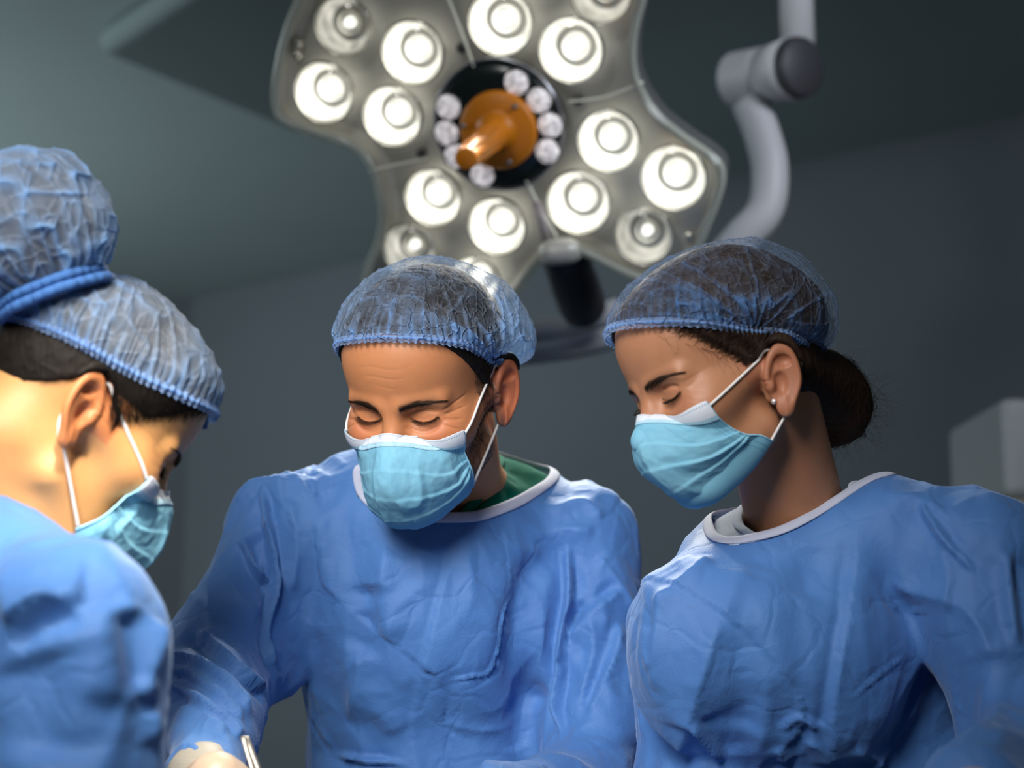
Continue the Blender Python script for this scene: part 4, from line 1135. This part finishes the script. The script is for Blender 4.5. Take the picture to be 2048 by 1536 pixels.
folds1 = [([(518, 961), (528, 1027), (554, 1113), (559, 1184), (549, 1306), (559, 1377)], -.013, .010, 'tuck'),
          ([(575, 985), (590, 1060), (592, 1120), (584, 1205)], .010, .012, 'ridge'),
          ([(742, 1165), (735, 1235), (712, 1310)], -.012, .022, 'soft'),
          ([(716, 1306), (722, 1357), (700, 1450)], .009, .010, 'ridge'),
          ([(612, 1357), (622, 1438), (655, 1499)], .006, .008, 'step'),
          ([(620, 1010), (640, 1150), (650, 1300)], .008, .020, 'soft'),
          ([(800, 1090), (770, 1180), (790, 1290)], .008, .025, 'soft'),
          ([(920, 1047), (884, 1184), (848, 1327), (828, 1433), (818, 1525)], .0035, .006, 'step'),
          ([(1047, 1174), (1011, 1230), (996, 1306), (975, 1347), (930, 1352), (848, 1377)], -.0040, .0035, 'tuck'),
          ([(970, 1118), (1036, 1139), (1112, 1149)], -.003, .003, 'tuck'),
          ([(980, 1250), (1040, 1240), (1100, 1200)], -.002, .003, 'tuck'),
          ([(1077, 1093), (1052, 1184), (1031, 1306), (1052, 1382), (1067, 1428)], -.013, .020, 'soft'),
          ([(1100, 1120), (1085, 1250), (1080, 1400)], .008, .015, 'soft'),
          ([(1133, 1073), (1138, 1184), (1123, 1276), (1112, 1408), (1107, 1499)], -.015, .010, 'tuck'),
          ([(1244, 1174), (1178, 1225), (1133, 1276)], .012, .009, 'step'), ([(1195, 1110), (1230, 1160), (1270, 1230)], .009, .009, 'ridge'),
          ([(1178, 1225), (1184, 1306), (1158, 1408)], .010, .009, 'ridge'), ([(1240, 1240), (1220, 1330), (1170, 1440)], .010, .010, 'step'),
          ([(1052, 1067), (1133, 1057), (1190, 1070)], .006, .006, 'ridge'), ([(1087, 1017), (1163, 1002), (1210, 1040)], .006, .006, 'ridge'), ([(1010, 1060), (1030, 1090), (1090, 1110)], .004, .006, 'ridge'),
          ([(478, 1067), (513, 1128), (556, 1164)], -.014, .010, 'tuck'), ([(430, 1100), (470, 1180), (530, 1230)], .009, .012, 'ridge'),
          ([(391, 1255), (467, 1347), (528, 1387)], .013, .010, 'step'), ([(340, 1306), (401, 1337), (462, 1387), (488, 1438)], .012, .009, 'step'),
          ([(335, 1342), (391, 1357), (442, 1398), (488, 1449)], .011, .008, 'step'), ([(338, 1372), (401, 1403), (467, 1438), (483, 1474)], .010, .008, 'step'),
          ([(350, 1410), (410, 1425), (460, 1465)], .008, .008, 'ridge'), ([(380, 1180), (420, 1230), (430, 1290)], .008, .010, 'ridge'),
          ([(560, 920), (600, 960), (610, 1000)], .007, .007, 'ridge'), ([(610, 905), (650, 950), (660, 1000)], .006, .007, 'ridge'), ([(660, 900), (690, 930)], .006, .007, 'ridge'),
          ([(690, 1380), (760, 1420), (800, 1470)], .006, .02, 'soft'), ([(870, 1440), (960, 1460), (1040, 1450)], .004, .008, 'ridge'),
          ([(600, 1498), (700, 1516), (818, 1528), (960, 1530)], -.010, .007, 'tuck')]
gw = build_gown(man, fg1, [-.50, 1.45, .60], [.24, 2.22, 1.68], folds1, seed=4, loop=loop1)
loop1.binding(base1, .0064, .0020, 'neck_binding', M_BIND, gw)
vee1 = Loop(base1, [(735, 930), (770, 990), (820, 1060), (862, 1085), (915, 1052), (940, 1015), (975, 968), (1000, 925)], [(1000, 888, 2.07), (900, 872, 2.09), (790, 890, 2.06)])
def fs1(p):
    d = smax(base1(p) + .0075, -vee1.sd(p, .07), .003)
    return smax(d, (loop1.sd(p, .2) - .012).astype(p.dtype), .004)
P, Fc = grid_mesh(fs1, hc_ + [-.16, -.12, -.28], hc_ + [.26, .26, 0.02], .003, 4)
P = P + .0015 * vnoise(P * 55, 3)[:, None] * nrm(grad(fs1, P, 1e-3)[1])
sc = link('scrub_top', P, Fc, M_GREEN, man)
def bs1(p): return base1(p) + .0075
vee1.binding(bs1, .0060, .0018, 'neck_facing', M_GREEN, sc, .0006)
# right forearm ends in a gloved hand holding forceps
gl, _ = hand(at(455, 1632, 1.52), RP @ np.array([.35, -.45, -.75]), RP @ np.array([.25, -.55, .75]), -1, M_GLOVE, man, wrist=at(412, 1580, 1.60), curl=.45)
cuffp = [at(404, 1552, 1.625), at(410, 1568, 1.605), at(424, 1596, 1.575)]
V, Fc = tube(smooth_path(cuffp, 12), [.0345, .0350, .0345, .034, .0335, .033, .0325, .032, .032, .032, .0325, .033], 40); link('glove_cuff', V, Fc, M_CUFF, gl)
gl2, _ = hand(at(930, 1640, 1.55), [-.75, -.45, -.45], [.1, -.4, .9], 1, M_GLOVE, man, wrist=at(1000, 1600, 1.62), curl=.5)
fx = [at(489, 1474, 1.50), at(499, 1505, 1.49), at(517, 1560, 1.475), at(538, 1630, 1.455)]
fo = thing('forceps', 'steel forceps held upright in the gloved hand at the bottom left', 'instrument', tuple(fx[2]))
for k, dx in enumerate((-.0008, .0010)):
    pp = smooth_path([p + np.array([dx * (1 + .9 * i), .004 * k, 0]) for i, p in enumerate(fx)], 16)
    V, Fc = tube(pp, np.linspace(.0030, .0022, 16), 12, flat=.55); link('arm', V, Fc, M_STEEL, fo)
legs(man, (man.location.x, man.location.y + .02), (-.2, -1), M_GREEN)

# ================================================================== the woman on the right
H2 = Head((-.84, -.417, -.29), (-.36, .05, .913), (.205, 1.67, .010), .94, False, .004, -.016)
wom = thing('person', 'woman in a blue gown with a dark low bun and stud earring', 'person', (at(1620, 1200, 1.72)[0], at(1620, 1200, 1.72)[1], 0))
nt2 = H2.w(np.array([0, -.040, -.045])); nb2 = at(1598, 1064, 1.735)
def extra2(p, d):
    d = smin(d, cap(p, nt2, nb2, .0475, .0515), .020)
    return smin(d, ell(p, at(1620, 1215, 1.80), (.15, .080, .085)), .05)
c2_ = H2.t
build_body(wom, H2, extra2, c2_ + [-.15, -.16, -.25], c2_ + [.20, .20, .15], M_SKIN_WOMAN)
BUN2 = H2.l(at(1664, 800, 1.76)[None])[0] / H2.s
def bun2(L): return smin(smin(ell(L, (0, -.072, .034), (.067, .067, .063)), cap(L, (-.040, -.052, -.022), BUN2, .026, .034), .02), smin(ell(L, BUN2, (.040, .040, .050)), ell(L, BUN2 * .75 + np.array([0, -.01, .01]), (.045, .04, .04)), .02), .02)
def reg_w(L): return np.maximum(np.maximum((.078 - 1.05 * (.085 - L[:, 1]) - L[:, 2]) / 1.45, -.055 - L[:, 2]), -ell(L * np.array([0, 1, 1], dtype=L.dtype), (0, -.011, -.028), (.04, .024, .038)))
hr, fhair = hair_shell(wom, H2, reg_w, M_HAIR_BR, .0045, lo=(-.12, -.2, -.17), extra=bun2, vol=((0, -.020, .046), (.0815, .1050, .0845)))
# strands swept back from the hairline and loosely wound in the bun
def swept(h, N, zfun, sgn, m, root, yr=(.0, .09), drift=(0, -1., .25), ln=.05):
    y = yr[0] + (yr[1] - yr[0]) * rng.random(N); z = zfun(y) + .004 * rng.normal(size=N); x = np.full(N, .12) * sgn
    o = np.stack([x, y, z], 1) * h.s; d = np.stack([-sgn * np.ones(N), np.zeros(N), np.zeros(N)], 1)
    y = np.maximum(y, .018 + .0 * y); z = zfun(y) + .004 * rng.normal(size=N)
    if True:
        L = np.stack([sgn * np.maximum(.002, .078 * np.sqrt(np.clip(1 - (y / .098) ** 2, 0, 1))), y, z], 1) * h.s
    L = project_out(h.f, L, 0, 5); out = [L]; p = L
    dr = nrm(np.array(drift)[None] + .22 * rng.normal(size=(N, 3))) * h.s
    for k in range(9):
        p = p + dr * ln / 9; q = project_out(h.f, p, .0035 + .0008 * min(k, 3), 2); out.append(q); p = q
    strands('hair_strands', h.w(np.stack(out, 1)), .00016, m, root)
swept(H2, 700, lambda y: .074 - 1.05 * (.085 - y), -1, M_HAIR_BR, wom, drift=(0, -1, .45))
swept(H2, 200, lambda y: .074 - 1.05 * (.085 - y), 1, M_HAIR_BR, wom, drift=(0, -1, .45))
N = 1500; br_ = rng.random(1500) ** 2; dirs = nrm(rng.normal(size=(N, 3))); bc = BUN2 * H2.s
curl = []
ax2 = nrm(rng.normal(size=(N, 3)) * .5 + np.array([.9, .1, .1])); p = dirs
for k in range(14):
    th = .16; p = nrm(p * math.cos(th) + np.cross(ax2, p) * math.sin(th)); rr = .040 + .010 * br_ * (k / 13) + .005 * vnoise(p * 5, 8)
    curl.append(bc + p * (np.array([.95, .95, 1.15]) * rr[:, None]) * H2.s)
strands('hair_strands', H2.w(np.stack(curl, 1)), .00028, M_HAIR_BR, wom)
N = 220; a0_ = nrm(rng.normal(size=(N, 3)) + np.array([0, -.8, -.6])); p = bc + a0_ * .042; d = nrm(a0_ + .6 * rng.normal(size=(N, 3))); fly = [p]
for k in range(10): d = nrm(d + .45 * rng.normal(size=(N, 3)) * .6 + H2.R.T @ np.array([0, 0, -.10])); p = p + d * .0042; fly.append(p)
strands('hair_strands', H2.w(np.stack(fly, 1)), .00009, M_HAIR_BR, wom)
N = 26; y0 = .02 + .06 * rng.random(N); L = np.stack([-.07 * np.sqrt(1 - (y0 / .1) ** 2), y0, .062 - .9 * (.085 - y0)], 1) * H2.s; L = project_out(H2.f, L, .001, 4); wp = [L]; p = L; d = nrm(np.array([-.2, -.35, -.8]) + .35 * rng.normal(size=(N, 3)))
for k in range(8): d = nrm(d + .25 * rng.normal(size=(N, 3))); p = project_out(H2.f, p + d * .0034, .0012 + .0003 * k, 1); wp.append(p)
strands('hair_strands', H2.w(np.stack(wp, 1)), .00009, M_HAIR_BR, wom)
brows_lashes(wom, H2, M_BROW, .0095, .9)
def puff_w(p):
    d = ell(p, (0, -.016, .045), (.0880, .1110, .0885))
    return smin(d, ell(p, (0, -.070, .030), (.072, .068, .066)), .035)
RIM_W = [(-90, -20), (-60, -15), (-30, -9), (0, 2), (30, 7), (60, 9), (90, 9), (120, 5), (145, 1), (165, -3), (176, -5), (190, -6), (210, -9), (240, -15)]
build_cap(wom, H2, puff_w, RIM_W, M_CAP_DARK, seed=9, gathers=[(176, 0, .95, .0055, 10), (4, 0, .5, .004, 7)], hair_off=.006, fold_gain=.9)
def tw2(N_):
    N_ = N_.copy(); sg = np.sign(N_[..., 0])
    N_[:, :, 1] -= np.array([.000, .006, .010, .012, .012])[None, :]
    N_[:, :, 2] += np.array([0, .002, .006, .010, .013])[None, :]
    for c_, k_ in ((0, 1.), (6, 1.), (1, .35), (5, .35)):
        N_[c_, :, 1] -= k_ * np.array([.0, .004, .010, .020, .024]); N_[c_, :, 2] += k_ * np.array([.0, -.006, -.008, -.002, .002])
        N_[c_, :, 0] += k_ * sg[c_] * np.array([.002, .0, .0, .0, .002])
    return N_
build_mask(wom, H2, None, seed=5, pleat=.0032, tweak=tw2)
ep = H2.l(at(1534, 806, 1.6)[None])[0]
L = project_out(H2.f, np.array([[-.083 * .94, ep[1], ep[2]]]), .0008, 8)[0]; L = np.array([L[0], L[1], L[2]])
v, g = grad(H2.f, L[None]); g = nrm(g)[0]
zz = g; xx = nrm(np.cross(zz, [0, 0, 1.])); RR = H2.R @ np.stack([xx, np.cross(zz, xx), zz], 1)
V, Fc = lathe([(.0001, .0030), (.0018, .0026), (.0031, .0012), (.0030, .0006), (.0010, -.002)], 8, RR, H2.w(L[None])[0]); link('stud_earring', V, Fc, M_STONE, wom, smooth=False)

g2 = [('c', at(1600, 1230, 1.76), at(1590, 1560, 1.74), .135, .125, .75), ('c', at(1590, 1560, 1.74), at(1600, 2300, 1.76), .125, .17, .75),
      ('e', at(1420, 1300, 1.67), (.082, .075, .10)), ('e', at(1600, 1310, 1.665), (.11, .075, .105)),
      ('c', at(1470, 1125, 1.76), at(1360, 1240, 1.80), .036, .050), ('c', at(1745, 1045, 1.725), at(1945, 1125, 1.68), .046, .064), ('c', at(1490, 1160, 1.71), at(1760, 1078, 1.70), .052, .056),
      ('c', at(1950, 1130, 1.66), at(2060, 1480, 1.58), .068, .060), ('c', at(2060, 1480, 1.58), at(1960, 1590, 1.36), .055, .042),
      ('c', at(1790, 1250, 1.77), at(1830, 1640, 1.77), .085, .10), ('c', at(1350, 1260, 1.80), at(1370, 1560, 1.76), .048, .05), ('c', at(1370, 1600, 1.74), at(1450, 1680, 1.55), .05, .04)]
base2, _ = make_gown_f(g2, [], .035)
loop2 = Loop(base2, [(1418, 1056), (1428, 1074), (1455, 1083), (1500, 1078), (1560, 1063), (1620, 1035), (1668, 1005), (1715, 974), (1755, 953), (1785, 942)], [(1778, 915, 1.79), (1700, 900, 1.85), (1580, 925, 1.87), (1470, 985, 1.84), (1424, 1030, 1.79)])
pk2 = (at(1872, 1450, 1.56), (.036, .07, .085))
def fg2(p): return smax(smax(base2(p), -ell(p, *pk2), .02), -loop2.sd(p), .004)
folds2 = [([(1713, 1037), (1697, 1190), (1680, 1314), (1664, 1438), (1666, 1530)], .0055, .008, 'step'),
          ([(1506, 1107), (1432, 1273), (1382, 1434), (1349, 1530)], .010, .012, 'ridge'), ([(1332, 1177), (1316, 1273), (1308, 1389)], .007, .008, 'ridge'),
          ([(1386, 1438), (1410, 1480), (1448, 1530)], -.011, .012, 'tuck'),
          ([(1767, 1157), (1821, 1177), (1912, 1206), (1954, 1244), (1978, 1293), (1983, 1339)], .011, .012, 'ridge'),
          ([(1768, 1190), (1790, 1215), (1830, 1222), (1870, 1222)], -.003, .004, 'tuck'), ([(1700, 1400), (1750, 1360), (1810, 1310)], -.002, .004, 'tuck'),
          ([(1838, 1008), (1890, 1080), (1954, 1148)], -.007, .008, 'tuck'), ([(1430, 1110), (1370, 1160), (1310, 1215)], .009, .009, 'ridge'), ([(1300, 1250), (1290, 1300), (1305, 1340)], .005, .008, 'ridge'),
          ([(1560, 1100), (1545, 1250), (1550, 1400)], .007, .022, 'soft'), ([(1480, 1250), (1500, 1380), (1490, 1480)], -.007, .022, 'soft'), ([(1620, 1080), (1600, 1200)], -.006, .02, 'soft'),
          ([(1560, 1470), (1600, 1440), (1640, 1470)], -.006, .008, 'tuck'), ([(1610, 1490), (1640, 1500), (1660, 1530)], .008, .008, 'ridge'), ([(1700, 1490), (1740, 1510), (1760, 1535)], .009, .008, 'ridge'), ([(1555, 1500), (1575, 1530)], .009, .008, 'ridge'),
          ([(1940, 1480), (1980, 1440), (1990, 1380)], .008, .009, 'ridge'), ([(1760, 990), (1850, 1010), (1930, 1060)], .005, .009, 'ridge'), ([(2010, 1100), (2020, 1200), (2035, 1300)], -.008, .012, 'tuck')]
gw2 = build_gown(wom, fg2, [.08, 1.26, .60], [.66, 2.02, 1.62], folds2, seed=12, noise=.85, loop=loop2)
loop2.binding(base2, .0058, .0019, 'neck_binding', M_BIND, gw2)
crew2 = Loop(base2, [(1470, 1022), (1486, 1050), (1530, 1070), (1590, 1072), (1650, 1040), (1690, 992), (1702, 955)], [(1695, 925, 1.82), (1600, 915, 1.83), (1500, 965, 1.81)])
def fs2(p):
    d = smax(base2(p) + .0065, -crew2.sd(p, .07), .003)
    return smax(d, (loop2.sd(p, .2) - .010).astype(p.dtype), .004)
P, Fc = grid_mesh(fs2, c2_ + [-.16, -.12, -.26], c2_ + [.26, .26, -.03], .003, 4)
sc2 = link('scrub_top', P, Fc, M_GREY_SCRUB, wom)
def flap(pts, th, name, m, parent):
    V = np.array([at(*p) for p in pts]); n = len(V)
    return link(name, np.vstack([V, V + [0, th, 0]]), [tuple(range(n)), tuple(range(2 * n - 1, n - 1, -1))] + [(i, i + n, (i + 1) % n + n, (i + 1) % n) for i in range(n)], m, parent, smooth=False)
def bs2(p): return base2(p) + .0065
crew2.binding(bs2, .0050, .0017, 'collar', M_GREY_SCRUB, sc2, .0010)
g3_, _ = hand(at(1880, 1640, 1.30), [-.8, -.4, -.3], [0, -.4, .9], 1, M_GLOVE, wom, wrist=at(1960, 1600, 1.36), curl=.5)
g4_, _ = hand(at(1540, 1750, 1.48), [.1, -.8, -.5], [0, -.4, .9], 1, M_GLOVE, wom, wrist=at(1450, 1690, 1.55), curl=.5)
legs(wom, (wom.location.x, wom.location.y + .02), (-.6, -.8), M_GREY_SCRUB)

# ================================================================== the assistant on the left
H3 = Head((.728, .337, -.597), (.503, .33, .799), (-.3785, 1.50, -.0267), .95, False)
nur = thing('person', 'person at left in a blue cap with a large bun, turned away', 'person', (at(20, 1400, 1.36)[0], at(20, 1400, 1.36)[1], 0))
nt3 = H3.w(np.array([0, -.035, -.050])); nb3 = at(-40, 1060, 1.48)
def extra3(p, d):
    d = smin(d, cap(p, nt3, nb3, .052, .056), .025)
    return smin(d, ell(p, at(-60, 1250, 1.48), (.12, .09, .09)), .06)
c3_ = H3.t
build_body(nur, H3, extra3, c3_ + [-.24, -.17, -.25], c3_ + [.16, .17, .16], M_SKIN_NURSE)
def reg_n(L): return np.maximum(np.maximum((.066 - 1.0 * (.085 - L[:, 1]) - L[:, 2]) / 1.4, .020 + .80 * np.minimum(0, L[:, 1] + .02) - L[:, 2]), -ell(L * np.array([0, 1, 1], dtype=L.dtype), (0, -.014, -.010), (.04, .026, .036)))
hair_shell(nur, H3, reg_n, M_HAIR, .0035)
swept(H3, 600, lambda y: .064 - 1.0 * (.085 - y), 1, M_HAIR, nur, drift=(0, -1, .7), ln=.045)
N = 500; y = -.10 + .09 * rng.random(N); L = np.stack([.074 * np.sqrt(np.clip(1 - (y / .1) ** 2, 0.02, 1)), y, .018 + .45 * (y + .02) + .004 * rng.normal(size=N)], 1) * H3.s; L = project_out(H3.f, L, 0, 5); o_ = [L]; p = L
for k in range(8): p = project_out(H3.f, p + np.array([0, .1, .9]) * .0045 + .0006 * rng.normal(size=(N, 3)), .003, 2); o_.append(p)
strands('hair_strands', H3.w(np.stack(o_, 1)), .00018, M_HAIR, nur)
brows_lashes(nur, H3, M_BROW, .0095, .9)
def puff_n(p): return ell(p, (0, -.018, .041), (.0830, .1010, .0830))
RIM_N = [(-90, 14), (-60, 14), (-30, 11), (0, 6), (20, 3.5), (45, 2), (70, 3), (90, 4), (110, 3), (135, 1), (160, 0), (180, -1), (225, 0)]
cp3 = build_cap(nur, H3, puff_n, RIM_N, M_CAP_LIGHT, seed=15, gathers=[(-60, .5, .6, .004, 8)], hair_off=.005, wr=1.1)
# bun pouch of the cap with its own gathered neck
bc3 = at(56, 452, 1.47); NA, NV = 420, 260
hcw = at(108, 582, 1.47); bz = nrm(bc3 - hcw); bx = nrm(np.cross(bz, [0, 1, 0])); by = np.cross(bz, bx)
A, T = np.meshgrid(np.linspace(0, 2 * math.pi, NA, endpoint=False), np.linspace(0, 1, NV), indexing='ij')
E = np.radians(-66 + (89.6 + 66) * T)
Dn = (np.cos(E) * np.cos(A))[..., None] * bx + (np.cos(E) * np.sin(A))[..., None] * by + np.sin(E)[..., None] * bz
Q = Dn.reshape(-1, 3); r_ = np.full(len(Q), .0650)
r_ += .0045 * vnoise(Q * 2.2, 31) ; rg = ridged(Q * 2.6 + 3, 32); rg2 = ridged(Q * 5.5 + 3, 33); an = vnoise(np.stack([np.cos(A).ravel() * 6, np.sin(A).ravel() * 6, T.ravel() * 1.5], 1), 34); rd = (1 - np.minimum(1, np.abs(an) * 3)) * np.exp(-T.ravel() / .45)
r_ += .0030 * rg ** 2 + .0014 * rg2 ** 2 + .0045 * rd; fold = np.clip(.15 + .55 * rg ** 2 + .35 * rg2 ** 2 + .6 * rd, 0, 1)
sc_ = np.array([1.08, 1.0, 1.0]); P = bc3 + Q * r_[:, None] * sc_
pouch = link('bun_pouch', P, grid_faces(NA, NV, True), M_CAP_LIGHT, cp3, attrs=dict(fold=fold)); 
V, Fc = lathe([(.0001, .055), (.030, .048), (.050, .026), (.057, 0), (.050, -.026), (.034, -.044), (.0001, -.05)], 40, np.stack([bx, by, bz], 1), bc3); link('hair_bun', V, Fc, M_HAIR, nur)
base_c = bc3 - bz * .056
for k, (rr_, off_) in enumerate([(.0450, -.002), (.0485, -.011)]):
    a = np.linspace(0, 2 * math.pi, 181); wob = .0008 * np.sin(a * 31 + k) + .0012 * np.sin(a * 7 + k)
    pth = base_c - bz * off_ * -1 + np.cos(a)[:, None] * bx * (rr_ + wob)[:, None] + np.sin(a)[:, None] * by * (rr_ + wob)[:, None]
    V, Fc = tube(pth, .0048, 10, caps=False); link('gathering_band', V, Fc, M_GATHER, cp3)
# label tab on the front edge of the cap
tl_ = H3.w(np.array([[.0, .098, .066]]) * .95)[0]
flap([(404, 795, 1.55), (417, 797, 1.55), (415, 858, 1.545), (399, 857, 1.545)], .002, 'cap_tab', cloth('cap_tab', (.07, .22, .60), .6), cp3)
build_mask(nur, H3, None, seed=8)
L = project_out(H3.f, np.array([[.076 * .95, -.012 * .95, -.036 * .95]]), .003, 8); ew = H3.w(L)[0]
V, Fc = lathe([(.0065 * math.sin(a) + 1e-5, .0065 * math.cos(a)) for a in np.linspace(0, math.pi, 14)], 24, None, ew); link('pearl_earring', V, Fc, M_PEARL, nur)
g3 = [('c', at(-250, 1230, 1.50), at(-220, 1600, 1.46), .15, .15, .8), ('c', at(-220, 1600, 1.46), at(-220, 2200, 1.46), .15, .17, .8),
      ('c', at(-80, 1100, 1.47), at(130, 1290, 1.30), .056, .070), ('c', at(-90, 1230, 1.40), at(60, 1420, 1.34), .09, .08),
      ('c', at(148, 1292, 1.29), at(160, 1660, 1.25), .071, .066), ('c', at(160, 1660, 1.25), at(330, 1800, 1.35), .055, .04)]
hole3 = [(at(10, 975, 1.52), (.10, .11, .045))]
base3, fg3 = make_gown_f(g3, hole3, .04)
folds3 = [([(0, 1255), (60, 1215), (120, 1198), (170, 1200)], .016, .016, 'step'), ([(250, 1215), (262, 1300), (280, 1390)], -.014, .014, 'soft'), ([(325, 1235), (305, 1320), (288, 1400)], .014, .012, 'ridge'),
          ([(215, 1200), (225, 1300), (215, 1420)], .010, .018, 'soft'), ([(150, 1240), (165, 1350), (150, 1500)], .009, .02, 'soft'), ([(60, 1300), (80, 1400), (60, 1530)], -.010, .03, 'soft'), ([(100, 1080), (115, 1150), (95, 1200)], -.007, .02, 'soft'), ([(305, 1420), (315, 1480)], .012, .010, 'ridge')]
gw3 = build_gown(nur, fg3, [-.95, 1.05, .60], [-.10, 1.72, 1.52], folds3, seed=22, h=.0045, noise=.7)
g5_, _ = hand(at(400, 1830, 1.38), [.9, .2, -.3], [0, 0, 1], 1, M_GLOVE, nur, wrist=at(330, 1800, 1.35), curl=.5)
legs(nur, (nur.location.x - .1, nur.location.y + .06), (1, .2), M_GREY_SCRUB)

# ------------------------------------------------------------------ the draped table they work at
tb = thing('operating_table', 'operating table with a pale blue drape below the surgeons hands', 'table', (-.07, 1.0, 0))
xs = np.linspace(-1, 1, 61); ys = np.linspace(-1, 1, 91); X, Y = np.meshgrid(xs, ys, indexing='ij')
hx = .19; hy = .72
Zt = .90 + .10 * np.exp(-(X / .62) ** 4) * np.exp(-(Y / .93) ** 8) + .006 * vnoise(np.stack([X.ravel() * 6, Y.ravel() * 14, X.ravel() * 0], 1), 3).reshape(X.shape)
edge = np.maximum(sstep(.86, 1, np.abs(X)), sstep(.95, 1, np.abs(Y)))
Z = Zt - edge * .42
P = np.stack([-.07 + np.clip(X, -.93, .93) * hx / .93 * (1 + .05 * edge), 1.0 + np.clip(Y, -.975, .975) * hy / .975 * (1 + .01 * edge), Z], -1).reshape(-1, 3)
dr = link('drape', P, grid_faces(61, 91), M_DRAPE, tb); sm = dr.modifiers.new('t', 'SOLIDIFY'); sm.thickness = .003
V, Fc = box_pts((-.24, .32, .80), (.10, 1.68, .88)); bevel(link('table_top', V, Fc, M_METAL_LIGHT, tb, False), .02)
V, Fc = box_pts((-.15, .85, .10), (.01, 1.15, .80)); bevel(link('column', V, Fc, M_METAL_LIGHT, tb, False), .02)
V, Fc = box_pts((-.27, .5, .0), (.13, 1.5, .10)); bevel(link('base', V, Fc, M_METAL_LIGHT, tb, False), .03)
